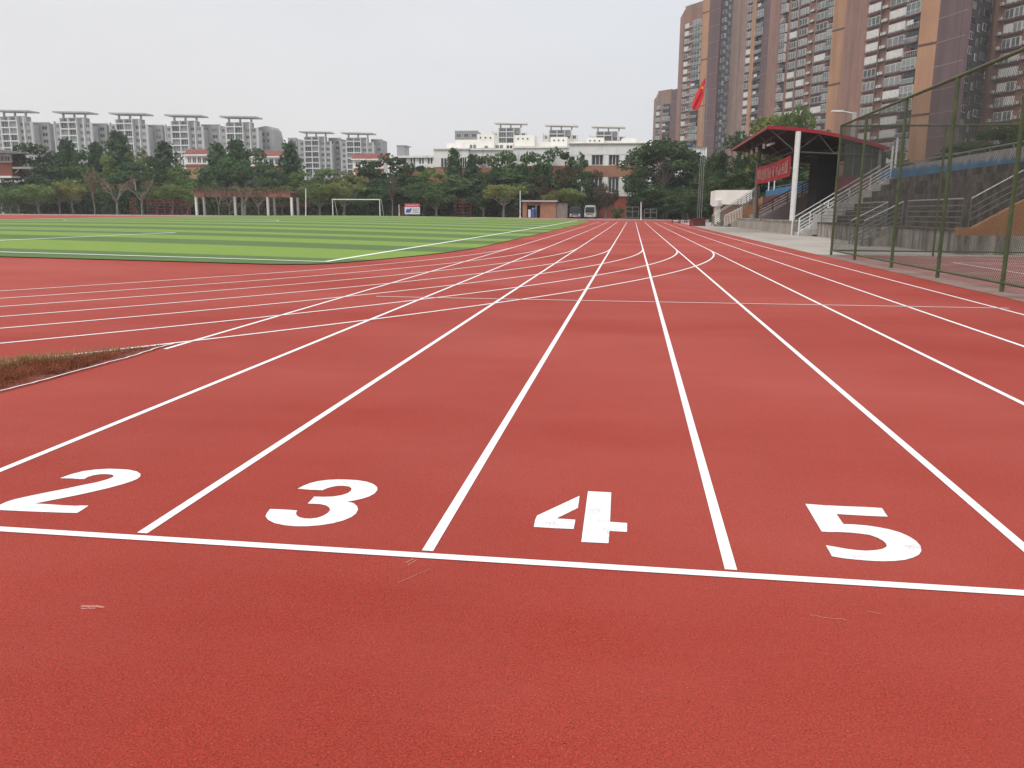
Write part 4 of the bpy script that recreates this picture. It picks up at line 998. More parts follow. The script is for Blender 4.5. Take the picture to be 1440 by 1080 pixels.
# low maroon railings by the left trees
def railfence(px0, px1, pyt, Y, m, label, rows=6):
    a, b = at(px0, 300, Y).x, at(px1, 300, Y).x; z0 = gz(a, Y); zt = at(px0, pyt, Y).z
    t = thing('railing', (a, Y, z0), label, 'railing')
    mb = MB()
    for i in range(rows): z = z0 + .25 + (zt - z0 - .25) * i / (rows - 1); mb.box(a, b, Y, Y + .05, z - .06, z + .06, m)
    mb.build('bars', t)
    n = max(2, int((b - a) / 1.6))
    for i in range(n + 1): x = a + (b - a) * i / n; mb = MB(); mb.box(x - .07, x + .07, Y - .05, Y - .002, z0, zt + .1, m); mb.build('post', t)
railfence(184, 192, 279, 164, 'maroon', 'tall narrow maroon rail panel beside the bare branched tree')
railfence(208, 268, 281, 165, 'maroon', 'long maroon railing between the bare trees and the pergola')
railfence(640, 662, 281, 167, 'maroon', 'red and maroon railing under the dark trees left of the vase shaped tree')
# boundary wall at the foot of the trees
def wall(px0, px1, pyt, Y, m, label):
    a, b = at(px0, 300, Y).x, at(px1, 300, Y).x; mb = MB(); zt = at((px0 + px1) / 2, pyt, Y).z
    mb.box(a, b, Y, Y + .3, -.2, zt, m); mb.box(a, b, Y - .05, Y + .35, zt + .002, zt + .14, 'tdark'); tag(mb.build('boundary_wall'), label, 'wall')
wall(-80, 275, 284, 190, 'tdark', 'dark boundary wall behind the left trees')
wall(276, 560, 286, 192, 'tdark', 'dark boundary wall behind the pergola and goal')
wall(614, 735, 284, 176, 'maroon', 'maroon boundary wall behind the vase shaped tree')
wall(884, 1010, 286, 180, 'tdark', 'dark wall in the shade below the big round tree')
#@@PART4
# ------------------------------------------------------------------ tall apartment towers, right
def xy(px, Y, py=97): p = at(px, py, Y); return Vector((p.x, Y))
FL = 2.95
class Tower:
    def __init__(s, base, label):
        s.t = thing('apartment_tower', (base.x, base.y, 0), label, 'apartment tower', 'tall brown apartment towers'); s.o = Vector((base.x, base.y, 0)); s.rr = random.Random(label)
    def panel(s, name, a, b, z1, m, thick=.8, off=0.0, z0=-1):
        d = (b - a).normalized(); nrm = Vector((d.y, -d.x)); a2 = a + nrm * off; b2 = b + nrm * off
        c = b2 - nrm * thick; e = a2 - nrm * thick
        mb = MB(); mb.prism([(a2.x, a2.y), (b2.x, b2.y), (c.x, c.y), (e.x, e.y)], z0, z1, m); return mb.build(name, s.t)
    def body(s, pts, dep, z1, m):
        poly = [(p.x, p.y + 2.6) for p in pts] + [(pts[-1].x + 2, pts[-1].y + dep), (pts[0].x - 1, pts[0].y + dep)]
        mb = MB(); mb.prism(poly, -1, z1 - .6, m); mb.build('core', s.t)
    def col(s, kind, a, b, f0, f1, zs, zt, off=.0, jit=True, name=None, stuff=False):
        d = (b - a).normalized(); nrm = Vector((d.y, -d.x)); L = (b - a).length; rz = math.atan2(d.y, d.x)
        p = a + d * L * f0 + nrm * off; w = L * (f1 - f0); z = zs; rr = s.rr
        w = round(w, 2); SB = MB() if stuff else None
        while z < zt:
            if kind == 'bay': me = bay_mesh(w, 1.95, 3 if w > 2.6 else 2, rr.choice(['cur', 'cur2', 'cur2', 'g2', 'g3', 'g1', 'cur'])); nm = 'window'; zz = z
            elif kind == 'balc': me = balcony_mesh(w, 2.5, rr.choice(['g1', 'g2', 'g3', 'cur2']), rr.choice([0, 1, 2, 2])); nm = 'balcony'; zz = z - .25
            elif kind == 'ac': me = ac_mesh(w); nm = 'air_conditioner'; zz = z + .1
            else: me = win_mesh(w, 1.5, 2, rr.choice(['g1', 'g4', 'g3', 'g2', 'cur2']), rr.choice(['frame', 'cur2', 'cur2'])); nm = 'window'; zz = z
            loc = Vector((p.x, p.y, zz)) - s.o
            if stuff:
                M4 = Matrix.Translation(loc + s.o) @ Matrix.Rotation(rz, 4, 'Z'); bb = len(SB.v)
                SB.v += [M4 @ v.co for v in me.vertices]
                for q in me.polygons: SB.f.append([bb + i for i in q.vertices]); SB.mi.append(SB._m(me.materials[q.material_index]))
            else: inst(name or nm, me, s.t, loc, rz)
            z += FL
        if stuff and SB.f: return SB
    def lines(s, a, b, z1, step, m, off, h=.16, z0=8):
        d = (b - a).normalized(); nrm = Vector((d.y, -d.x)); mb = MB(); z = z0
        a2, b2 = a + nrm * (off + .05), b + nrm * (off + .05); c, e = b2 - nrm * .1, a2 - nrm * .1
        while z < z1: mb.prism([(a2.x, a2.y), (b2.x, b2.y), (c.x, c.y), (e.x, e.y)], z, z + h, m); z += step
        return mb.build('string_course', s.t)
def stuffwin(t, cols, name='recess_window'):
    S = MB()
    for sb in cols:
        if sb is None: continue
        bb = len(S.v); S.v += sb.v; mp = [S._m(m) for m in sb.mats]
        S.f += [[bb + i for i in f] for f in sb.f]; S.mi += [mp[k] for k in sb.mi]
    o = S.build(name, t.t); o['kind'] = 'stuff'; return o
# far low tower at the left of the group
A, B, C = xy(922.5, 452, 165), xy(944, 444, 165), xy(958.5, 436, 165)
t = Tower(A, 'lowest and farthest brown tower, at the left end of the tower group'); z1 = at(932, 132, 450).z; z2 = at(950, 125, 440).z
t.body([A, B, C], 16, z1, 'tbrown2'); t.panel('wall', A, B, z1, 'tbrown2'); t.panel('pier', B, C, z2, 'tpurple', .8, .5); t.lines(B, C, z2, 5.9, 'tline', .5)
mb = MB(); p0, p1 = A + (B - A) * .05, A + (B - A) * .95; t.panel('parapet', p0, p1, z1 + 1.6, 'tbrown', .6, -.3, z1 + .001)
t.col('bay', A, B, .04, .26, 20, z1 - 6); t.col('balc', A, B, .46, .92, 20, z1 - 6)
# tower T1
A, B, C, D, E_ = xy(960, 374), xy(986.5, 364), xy(996, 360), xy(1011, 354), xy(1036, 366)
t = Tower(A, 'tall brown tower left of centre in the group, behind the red flag'); z1 = at(970, 4, 368).z
t.body([A, B, C, D, E_], 18, z1, 'tbrown'); t.panel('wall', A, B, z1 - 2, 'tbrown'); t.panel('parapet', A, B, z1, 'tbrown2', .7, -.1, z1 - 1.99)
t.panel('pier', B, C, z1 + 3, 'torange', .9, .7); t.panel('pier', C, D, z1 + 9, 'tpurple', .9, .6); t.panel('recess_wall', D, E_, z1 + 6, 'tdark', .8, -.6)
t.lines(C, D, z1 + 8, 5.9, 'tline', .6); t.lines(B, C, z1, 17.7, 'ledge', .7, .5)
t.col('bay', A, B, .08, .28, 22, z1 - 8); t.col('balc', A, B, .52, .94, 22, z1 - 8); t.col('ac', A, B, .34, .46, 22, z1 - 8)
stuffwin(t, [t.col('win', D, E_, f, f + .13, 18 + k, z1 + 4, -.59, stuff=True) for f, k in ((.05, 0), (.24, .6), (.44, -.3), (.62, .4), (.82, 0))])
# tower T2, narrow faces
A, B, C, D, E_, F_, G = xy(1036.5, 336), xy(1055.5, 329), xy(1060.5, 327), xy(1071, 323), xy(1081, 318), xy(1087.5, 314), xy(1094.5, 310)
t = Tower(A, 'slender tower of narrow brown, orange and plum strips, above the tree behind the canopy'); z1 = 108
t.body([A, B, C, D, E_, F_, G], 18, z1, 'tbrown2'); t.panel('wall', A, B, z1, 'tbrown2'); t.panel('pier', B, C, z1, 'torange', .8, .6); t.panel('wall', C, D, z1, 'tdark', .8, -.3)
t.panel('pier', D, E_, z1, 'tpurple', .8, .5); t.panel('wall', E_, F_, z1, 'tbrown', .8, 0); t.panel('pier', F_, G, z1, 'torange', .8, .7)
t.lines(A, B, 98, 8.85, 'tline', 0); t.lines(D, E_, 98, 5.9, 'tline', .5); t.lines(F_, G, 98, 17.7, 'ledge', .7, .5)
t.col('bay', A, B, .66, .98, 22, 92); t.col('balc', C, D, .04, .96, 22, 92, -.3); t.col('bay', E_, F_, .1, .9, 22, 92)
# tower T3, wide face
A, B, C, D = xy(1095, 292), xy(1170, 268), xy(1189, 263), xy(1215, 250)
t = Tower(A, 'wide red brown tower with an orange and plum pier, behind the canopy'); z1 = 104
t.body([A, B, C, D], 20, z1, 'tbrown'); t.panel('wall', A, B, z1, 'tbrown'); t.panel('pier', B, C, z1, 'torange', .9, 1.0); t.panel('pier', C, D, z1, 'tpurple', .9, .9)
t.lines(C, D, 84, 4.95, 'tline', .9); t.lines(B, C, 84, 14.85, 'ledge', 1.0, .5)
for k, f0, f1 in (('balc', .02, .13), ('bay', .20, .33), ('bay', .38, .52), ('ac', .56, .65), ('bay', .69, .88), ('balc', .90, .995)): t.col(k, A, B, f0, f1, 16, 78)
t.panel('fin', A + (B - A) * .345, A + (B - A) * .365, 100, 'tbrown2', .5, .5); t.panel('fin', A + (B - A) * .665, A + (B - A) * .68, 100, 'tbrown2', .5, .5)
# tower T4
A, B, C, D, E_ = xy(1215.5, 226), xy(1292, 209), xy(1317.5, 205), xy(1358, 196), xy(1397, 208)
t = Tower(A, 'nearest wide tower, its broad orange pier rising behind the green fence'); z1 = 104
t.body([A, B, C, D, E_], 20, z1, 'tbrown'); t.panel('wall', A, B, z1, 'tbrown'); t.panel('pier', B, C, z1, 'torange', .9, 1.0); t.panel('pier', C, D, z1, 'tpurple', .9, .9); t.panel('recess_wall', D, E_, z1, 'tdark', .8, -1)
t.lines(C, D, 70, 4.95, 'tline', .9); t.lines(B, C, 70, 14.85, 'ledge', 1.0, .5)
for k, f0, f1 in (('bay', .02, .25), ('ac', .28, .41), ('bay', .43, .72), ('balc', .75, .985)): t.col(k, A, B, f0, f1, 10, 64)
t.panel('fin', A + (B - A) * .255, A + (B - A) * .268, 100, 'tbrown2', .5, .5); t.panel('fin', A + (B - A) * .415, A + (B - A) * .425, 100, 'tbrown2', .5, .5)
for f0, f1, z in ((.03, .10, 10.5), (.16, .30, 11), (.42, .5, 10), (.60, .80, 10.6), (.86, .97, 10)): t.col('win', D, E_, f0, f1, z, 62, -.99, name='recess_window')
# tower T5
A, B = xy(1397.5, 203), xy(1475, 190)
t = Tower(A, 'brown tower cut by the right picture edge'); z1 = 104
t.body([A, B], 20, z1, 'tbrown'); t.panel('wall', A, B, z1, 'tbrown')
for k, f0, f1 in (('ac', .02, .10), ('bay', .13, .29), ('bay', .31, .46), ('ac', .5, .58), ('bay', .62, .85)): t.col(k, A, B, f0, f1, 12, 62)
#@@PART5
# ------------------------------------------------------------------ trees
def blob_leaves(mb, c, rad, n, size, m, rr):
    def fn(r):
        d = Vector((r.gauss(0, 1), r.gauss(0, 1), r.gauss(0, 1))).normalized(); k = r.uniform(.25, 1) ** .45
        return Vector((c[0] + d.x * rad[0] * k, c[1] + d.y * rad[1] * k, c[2] + d.z * rad[2] * k))
    leafcloud(mb, n, fn, size, m, rr, .35)
TC = {}
def limb(mb, a, b, r0, r1, m, rr, seg=3, wob=.12):
    a = Vector(a); b = Vector(b); L = (b - a).length; p = a
    for i in range(1, seg + 1):
        t = i / seg; q = a.lerp(b, t) + (Vector((rr.gauss(0, 1), rr.gauss(0, 1), rr.gauss(0, .5))) * wob * L * .3 if i < seg else Vector())
        mb.tube(p, q, r0 + (r1 - r0) * (i - 1) / seg, r0 + (r1 - r0) * t, m, 6, False); p = q
def make_tree(kind, leaf, seed):
    """meshes of a tree of nominal height 12 and width 8: (trunk, crown)"""
    key = (kind, leaf, seed)
    if key in TC: return TC[key]
    rr = random.Random('%s%d' % (kind, seed)); T = MB(); Cn = MB(); H, W = 12.0, 8.0
    if kind == 'conifer':
        limb(T, (0, 0, -.2), (0, 0, 11.4), .28, .04, 'bark', rr, 4, .02)
        nl = 13
        for i in range(nl):
            z = 2.0 + (9.6 * i / (nl - 1)); r = (1 - (z - 1.2) / 11.4) ** .62 * 3.8 * rr.uniform(.65, 1.12)
            nb = max(4, int(8 - i * .3)); a0 = rr.uniform(0, 6.28)
            for k in range(nb):
                a = a0 + 6.28 * k / nb + rr.uniform(-.3, .3); L = r * rr.uniform(.65, 1.1)
                e = Vector((math.cos(a) * L, math.sin(a) * L, z - .1 * L + rr.uniform(-.3, .4)))
                T.tube((0, 0, z), e, .05, .015, 'bark', 3, False)
                leafcloud(Cn, 44, lambda q: Vector((0, 0, z)).lerp(e, q.uniform(.12, 1.05) ** .8) + Vector((q.gauss(0, .32), q.gauss(0, .32), q.gauss(0, .30))), .34, leaf, rr, .5)
        blob_leaves(Cn, (0, 0, 11.2), (.35, .35, .8), 40, .26, leaf, rr)
    elif kind in ('broad', 'big'):
        limb(T, (0, 0, -.2), (rr.uniform(-.3, .3), 0, 5), .34, .2, 'bark', rr)
        nb = 20 if kind == 'broad' else 46
        for i in range(nb):
            a = rr.uniform(0, 6.28); z = rr.uniform(2.8, 10.8); env = math.sqrt(max(.04, 1 - ((z - 6.2) / 5.6) ** 2)) * 3.3
            L = env * rr.uniform(.35, 1); c = (math.cos(a) * L, math.sin(a) * L, z); r = rr.uniform(.8, 1.5) * (1 if kind == 'broad' else .92)
            if i % 2 == 0: limb(T, (0, 0, min(5, z - 1)), c, .11, .03, 'bark', rr, 2)
            blob_leaves(Cn, c, (r, r, r * .8), 115 if kind == 'broad' else 210, .30 if kind == 'broad' else .20, leaf, rr)
        blob_leaves(Cn, (0, 0, 11), (1.1, 1.1, .9), 80, .26, leaf, rr)
    elif kind in ('pollard', 'bare', 'vase'):
        tm = 'barkp'; tz = rr.uniform(2.3, 3.3) if kind == 'pollard' else rr.uniform(3.2, 4.4)
        limb(T, (0, 0, -.2), (rr.uniform(-.25, .25), rr.uniform(-.2, .2), tz), .29, .21, tm, rr, 3, .08)
        nl = rr.choice((5, 6, 7)); a0 = rr.uniform(0, 6.28)
        for k in range(nl):
            a = a0 + 6.28 * k / nl + rr.uniform(-.3, .3); L = rr.uniform(1.3, 2.4); zz = tz + rr.uniform(2.2, 4.2); e = Vector((math.cos(a) * L, math.sin(a) * L, zz))
            limb(T, (0, 0, tz - .15), e, .19, .09, tm, rr, 3, .2)
            if kind == 'pollard': blob_leaves(Cn, (e.x * .9, e.y * .9, tz + (zz - tz) * .62), (1.1, 1.1, 1.0), 70, .27, leaf, rr)
            for q in range(3 if kind != 'bare' else 4):
                aa = a + rr.uniform(-.9, .9); l2 = rr.uniform(.8, 1.9); f = e + Vector((math.cos(aa) * l2, math.sin(aa) * l2, rr.uniform(.6, 2.6)))
                limb(T, e, f, .085, .03, tm, rr, 2, .2)
                if kind == 'bare':
                    if rr.random() < .6: blob_leaves(Cn, f, (.8, .8, .6), 30, .24, leaf, rr)
                else: blob_leaves(Cn, f - Vector((0, 0, .3)), (1.05, 1.05, .75), 85 if kind == 'pollard' else 95, .27, leaf, rr)
        if kind != 'bare':
            blob_leaves(Cn, (0, 0, tz + 3.2), (2.6, 2.6, 1.9), 320, .27, leaf, rr); blob_leaves(Cn, (0, 0, tz + 5.6), (2.2, 2.2, 1.3), 180, .27, leaf, rr)
    elif kind == 'slim':
        limb(T, (0, 0, -.2), (0, 0, 4.5), .20, .13, 'barkp', rr)
        for k in range(9):
            a = rr.uniform(0, 6.28); L = rr.uniform(.8, 2.6); e = Vector((math.cos(a) * L, math.sin(a) * L, rr.uniform(8, 11.6)))
            limb(T, (0, 0, rr.uniform(3.2, 4.6)), e, .09, .025, 'barkp', rr, 4, .1)
            leafcloud(Cn, 95, lambda q: Vector((0, 0, 5)).lerp(e, q.uniform(.1, 1.05)) + Vector((q.gauss(0, .45), q.gauss(0, .45), q.gauss(0, .4))), .24, leaf, rr)
    elif kind == 'shrub':
        for k in range(5): a = rr.uniform(0, 6.28); limb(T, (0, 0, -.1), (math.cos(a) * 2, math.sin(a) * 2, 7), .16, .05, 'bark', rr, 2)
        for k in range(13): blob_leaves(Cn, (rr.uniform(-2.6, 2.6), rr.uniform(-2.6, 2.6), rr.uniform(1.6, 10)), (1.5, 1.5, 1.9), 90, .42, leaf, rr)
    TC[key] = (T.mesh('trunk'), Cn.mesh('crown')); return TC[key]
RT = random.Random(77)
def tree(px, pyt, wpx, Y, kind, leaf, label, name=None, z0=None, group=None, seeds=3, bx=None):
    b = at(bx or px, 302, Y); z = gz(b.x, Y) if z0 is None else z0; H = (at(px, pyt, Y).z - z) * 1.03
    nm = name or {'conifer': 'conifer_tree', 'broad': 'broadleaf_tree', 'big': 'broadleaf_tree', 'pollard': 'pollarded_tree', 'vase': 'pollarded_tree', 'bare': 'bare_tree', 'slim': 'young_tree', 'shrub': 'shrub'}[kind]
    cat = 'shrub' if kind == 'shrub' else 'tree'
    tm, cm = make_tree(kind, leaf, RT.randrange(seeds))
    t = thing(nm, (b.x, Y, z), label, cat, group or {'conifer': 'conifers behind the far track', 'broad': 'dark broadleaf trees behind the far track', 'pollard': 'pollarded trees lining the far track', 'bare': 'pollarded trees lining the far track'}.get(kind))
    W = wpx * Y / FPX * {'conifer': 1.95, 'broad': 1.45, 'pollard': 1.12, 'bare': 1.05, 'vase': 1.0}.get(kind, 1.05); sx = W / 8 * 1.08; sz = H / 12; t.rotation_euler = (0, 0, RT.uniform(0, 6.28))
    lean = at(px, pyt, Y).x - b.x
    inst('trunk', tm, t, (0, 0, 0), 0, ((sx + sz) / 2 if kind not in ('pollard', 'bare', 'vase', 'slim') else sx, (sx + sz) / 2 if kind not in ('pollard', 'bare', 'vase', 'slim') else sx, sz))
    inst('crown', cm, t, (0, 0, 0), 0, (sx, sx, sz)); return t
TR = [
 (22, 214, 44, 187, 'broad', 'lf_dark', 'dark broad tree standing directly behind the grey roofed hall'),
 (50, 201, 60, 182, 'broad', 'lf_dark', 'big dark round tree beside the eaves of the grey roofed hall'),
 (82, 213, 34, 186, 'broad', 'lf_con', 'dark tree rising below the left edge of the second apartment block'),
 (101, 202, 34, 184, 'conifer', 'lf_con', 'pointed conifer in front of the second apartment block, right of the big dark tree'),
 (122, 211, 38, 181, 'broad', 'lf_dark', 'dark tree in front of the second apartment block, right of its conifer'),
 (143, 206, 30, 187, 'conifer', 'lf_con', 'conifer below the grey link between second and third apartment blocks'),
 (158, 218, 36, 180, 'broad', 'lf_mid', 'mid green round tree left of the tallest conifer'),
 (176, 191, 40, 185, 'conifer', 'lf_con', 'tallest conifer of the left row, in front of the third apartment block'),
 (205, 209, 38, 184, 'broad', 'lf_mid', 'mid green round tree right of the tallest conifer'),
 (223, 221, 38, 178, 'broad', 'lf_dark', 'dark round tree below the link of third and fourth apartment blocks'),
 (238, 205, 36, 187, 'conifer', 'lf_con', 'conifer in front of the fourth apartment block, left of the red roofed building'),
 (256, 230, 36, 180, 'broad', 'lf_mid', 'green tree at the left edge of the gap showing the red roofed building'),
 (284, 238, 48, 177, 'broad', 'lf_mid', 'lower green tree in front of the red roofed building'),
 (312, 207, 36, 185, 'conifer', 'lf_con', 'conifer at the right edge of the gap with the red roofed building'),
 (338, 203, 38, 187, 'conifer', 'lf_con', 'conifer in front of the fifth apartment block'),
 (328, 221, 44, 179, 'broad', 'lf_dark', 'dark round tree under the conifers of the fifth apartment block'),
 (364, 208, 42, 183, 'broad', 'lf_con', 'dark tree in front of the curved grey end block'),
 (352, 222, 44, 177, 'broad', 'lf_dark', 'dark tree above the middle of the pergola'),
 (389, 236, 34, 176, 'broad', 'lf_mid', 'green tree above the right end of the pergola'),
 (411, 206, 36, 184, 'conifer', 'lf_con', 'conifer in the sky gap left of the farther apartment pair'),
 (432, 240, 44, 180, 'broad', 'lf_mid', 'mid green tree below the left block of the farther pair'),
 (461, 237, 44, 183, 'broad', 'lf_mid', 'mid green tree below the middle of the farther pair'),
 (490, 240, 44, 178, 'broad', 'lf_olive', 'olive tree above the football goal'),
 (516, 234, 44, 181, 'broad', 'lf_dark', 'dark tree above the right goal post'),
 (545, 217, 58, 184, 'broad', 'lf_dgreen', 'large dark tree left of the glass pavilion'),
 (577, 229, 44, 180, 'broad', 'lf_dgreen', 'dark tree in front of the glass pavilion windows'),
 (606, 236, 42, 178, 'broad', 'lf_mid', 'green tree where the glass pavilion meets the white school'),
 (640, 214, 24, 180, 'conifer', 'lf_con', 'narrow conifer between two windows of the white school wing'),
 (664, 222, 24, 180, 'conifer', 'lf_con', 'narrow conifer right of the windows of the white school wing'),
 (686, 218, 34, 178, 'broad', 'lf_dark', 'dark tree in front of the white school, left of the double crowned tree'),
 (711, 213, 42, 180, 'broad', 'lf_dark', 'dark tree hiding the right end of the left school wing'),
 (640, 246, 50, 174, 'broad', 'lf_dark', 'low dark tree above the poster board'),
 (690, 243, 60, 174, 'broad', 'lf_dark', 'low dark tree above the maroon boundary wall'),
 (745, 214, 40, 178, 'broad', 'lf_dark', 'dark tree on the white school wall above the kiosk, left one'),
 (780, 208, 46, 178, 'broad', 'lf_dark', 'dark tree on the white school wall above the kiosk, taller right one'),
 (797, 226, 20, 175, 'broad', 'lf_rust', 'rusty tree between the dark trees on the white school wall'),
 (814, 215, 28, 176, 'broad', 'lf_dark', 'dark tree above the two parked buses'),
 (836, 238, 20, 174, 'broad', 'lf_rust', 'rusty brown tree beside the tall school windows'),
 (820, 254, 36, 171, 'broad', 'lf_dark', 'low dark tree right behind the parked buses'),
 (757, 246, 22, 172, 'broad', 'lf_rust', 'low rusty tree over the kiosk roof'),
 (16, 262, 36, 169, 'pollard', 'lf_mid', 'small pollard beside the white pillar of the grey roofed hall'),
 (27, 250, 40, 167, 'pollard', 'lf_mid', 'pollard with a thick pale trunk near the white pillar'),
 (56, 249, 56, 166, 'pollard', 'lf_mid', 'wide pollard with a leaning pale trunk, second trunk from the hall'),
 (84, 256, 36, 168, 'bare', 'lf_tan', 'half bare pollard left of the olive pollard'),
 (103, 242, 42, 169, 'pollard', 'lf_olive', 'olive pollard with a white trunk'),
 (133, 232, 32, 167, 'slim', 'lf_tan', 'slim tan leaved tree on a thin pale trunk'),
 (165, 246, 46, 167, 'bare', 'lf_tan', 'bare branched pollard with a thick trunk, right of the slim tan tree'),
 (200, 240, 50, 167, 'bare', 'lf_tan', 'bare branched pollard by the narrow maroon rail panel'),
 (222, 254, 38, 171, 'pollard', 'lf_olive', 'small olive pollard between the two bare pollards and the pergola'),
 (243, 248, 46, 168, 'pollard', 'lf_mid', 'green pollard above the long maroon railing'),
 (264, 262, 36, 169, 'pollard', 'lf_mid', 'small green pollard at the left end of the pergola'),
 (308, 262, 24, 161, 'bare', 'lf_tan', 'bare little tree before the pergola, left one'),
 (323, 266, 18, 161.5, 'bare', 'lf_tan', 'bare little tree before the pergola, thinnest one'),
 (345, 252, 32, 161, 'bare', 'lf_tan', 'bare little tree before the pergola, tallest one'),
 (364, 268, 20, 161.5, 'bare', 'lf_tan', 'bare little tree before the pergola, right one'),
 (398, 256, 36, 171, 'pollard', 'lf_mid', 'green pollard behind the right end of the pergola'),
 (450, 246, 46, 168, 'pollard', 'lf_mid', 'green pollard right of the white pole, left of the goal'),
 (484, 243, 48, 169, 'pollard', 'lf_olive', 'olive pollard behind the left half of the goal'),
 (518, 262, 42, 172, 'broad', 'lf_dark', 'low dark tree behind the right half of the goal'),
 (552, 250, 24, 165, 'slim', 'lf_rust', 'slim reddish tree just right of the goal'),
 (596, 256, 40, 170, 'broad', 'lf_dark', 'low dark tree right behind the poster board'),
 (613, 258, 44, 167, 'pollard', 'lf_dark', 'dark pollard right of the poster board'),
 (680, 262, 36, 169, 'pollard', 'lf_dark', 'dark pollard between the maroon railing and the vase shaped tree'),
 (708, 254, 50, 165, 'vase', 'lf_olive', 'vase shaped tree with a pale trunk left of the white pole'),
 (783, 258, 36, 165, 'pollard', 'lf_olive', 'pollard with a dark trunk right of the kiosk, left of a pair'),
 (798, 254, 44, 166, 'pollard', 'lf_olive', 'pollard with a dark trunk right of the kiosk, right of a pair'),
 (852, 252, 28, 164, 'pollard', 'lf_rust', 'leaning rusty pollard right of the parked buses'),
 (867, 288, 20, 158, 'shrub', 'lf_dgreen', 'dark shrub before the red orange wall'),
 (934, 196, 116, 171, 'big', 'lf_dgreen', 'huge dark round tree left of the flagpoles'),
 (903, 236, 34, 168, 'broad', 'lf_dgreen', 'dark lower tree at the left foot of the huge round tree'),
 (966, 214, 70, 174, 'big', 'lf_dgreen', 'dark tree at the right shoulder of the huge round tree'),
 (932, 264, 48, 166, 'broad', 'lf_dgreen', 'low dark tree under the huge round tree, behind the metal racks'),
 (962, 262, 50, 160, 'broad', 'lf_dgreen', 'low dark tree behind the red benches'),
 (1003, 216, 58, 150, 'big', 'lf_dgreen', 'dark tree directly behind the flagpoles'),
 (1034, 186, 62, 140, 'big', 'lf_dgreen', 'dark tree between the flagpoles and the canopy roof'),
 (1000, 252, 60, 132, 'broad', 'lf_dgreen', 'low dark tree behind the flagpole planter'),
 (1032, 240, 60, 124, 'broad', 'lf_dgreen', 'low dark tree over the cream pavilion'),
 (1062, 226, 60, 120, 'broad', 'lf_dgreen', 'dark tree seen under the canopy roof, left of the banner'),
 (1108, 232, 70, 118, 'broad', 'lf_dgreen', 'dark tree seen under the banner'),
 (1080, 163, 76, 128, 'big', 'lf_olive', 'olive tree on the rise behind the canopy roof, left of the peak tree'),
 (1116, 150, 74, 122, 'big', 'lf_fresh', 'green tree peaking above the canopy roof, the highest there'),
]
for r in TR: tree(*r)
ZT = 3.3
for r in ((1238, 214, 56, 84, 'broad', 'lf_olive', 'olive tree behind the stair top right of the canopy'),
          (1306, 226, 56, 66, 'broad', 'lf_dgreen', 'dark bush behind the parapet, first right of the canopy'),
          (1346, 200, 80, 68, 'big', 'lf_dgreen', 'dark tree behind the parapet, second right of the canopy'),
          (1392, 176, 90, 70, 'big', 'lf_dgreen', 'dark tree behind the parapet, third right of the canopy'),
          (1442, 160, 100, 72, 'big', 'lf_dgreen', 'dark tree behind the parapet cut by the right picture edge')):
    tree(*r, z0=ZT, group='dark trees behind the parapet')
# hedges between the trunks
def hedge(px0, px1, pyt, Y, leaf, label, n):
    a, b = at(px0, 300, Y).x, at(px1, 300, Y).x; z0 = gz((a + b) / 2, Y); h = at((px0 + px1) / 2, pyt, Y).z - z0; rr = random.Random(label)
    bumps = [rr.uniform(.55, 1.1) for _ in range(40)]
    def fn(r):
        u = r.random(); k = bumps[int(u * 39)] * (1 - (u * 39 % 1)) + bumps[int(u * 39) + 1] * (u * 39 % 1)
        return Vector((a + (b - a) * u, Y + r.uniform(-1, 1), z0 + r.random() * h * k))
    mb = MB(); leafcloud(mb, n, fn, .34, leaf, rr, .3); tag(mb.build('hedge'), label, 'hedge', 'dark hedges between the trees')
hedge(-20, 180, 262, 174, 'lf_dark', 'dark hedge behind the left pollards, ending at the bare pollards', 3600)
hedge(180, 275, 260, 174, 'lf_dark', 'dark hedge behind the maroon railing', 2000)
hedge(276, 425, 276, 173, 'lf_dgreen', 'dark hedge seen through the pergola', 2200)
hedge(425, 548, 258, 175, 'lf_dark', 'dark hedge behind the football goal', 2600)
hedge(592, 735, 262, 172, 'lf_dgreen', 'dark hedge between the poster board and the kiosk', 2200)
hedge(880, 1000, 262, 176, 'lf_dgreen', 'dark hedge in the shade under the huge round tree', 2400)

# fill trees deep in the row, seen between the crowns
for i, (px, pyt, w, lf, lb) in enumerate(((70, 232, 60, 'lf_dgreen', 'deep green tree between hall and second block, low in the row'), (112, 232, 50, 'lf_mid', 'mid green tree low in the row above the olive pollard'), (190, 228, 56, 'lf_con', 'dark tree low in the row between the two bare pollards'), (300, 234, 44, 'lf_con', 'dark tree low in the row above the left part of the pergola'), (375, 232, 44, 'lf_con', 'dark tree low in the row above the right part of the pergola'), (420, 252, 44, 'lf_mid', 'green tree low in the row behind the white pole'), (468, 254, 52, 'lf_dark', 'dark tree low in the row left of the goal centre'), (532, 250, 50, 'lf_dgreen', 'dark tree low in the row behind the slim reddish tree'), (590, 248, 52, 'lf_dgreen', 'dark tree low in the row above the poster board'), (652, 252, 56, 'lf_dgreen', 'dark tree low in the row between poster board and kiosk'), (726, 244, 46, 'lf_dgreen', 'dark tree low in the row behind the white pole by the kiosk'))):
    tree(px, pyt, w, 175 + i % 3, 'broad', lf, lb)
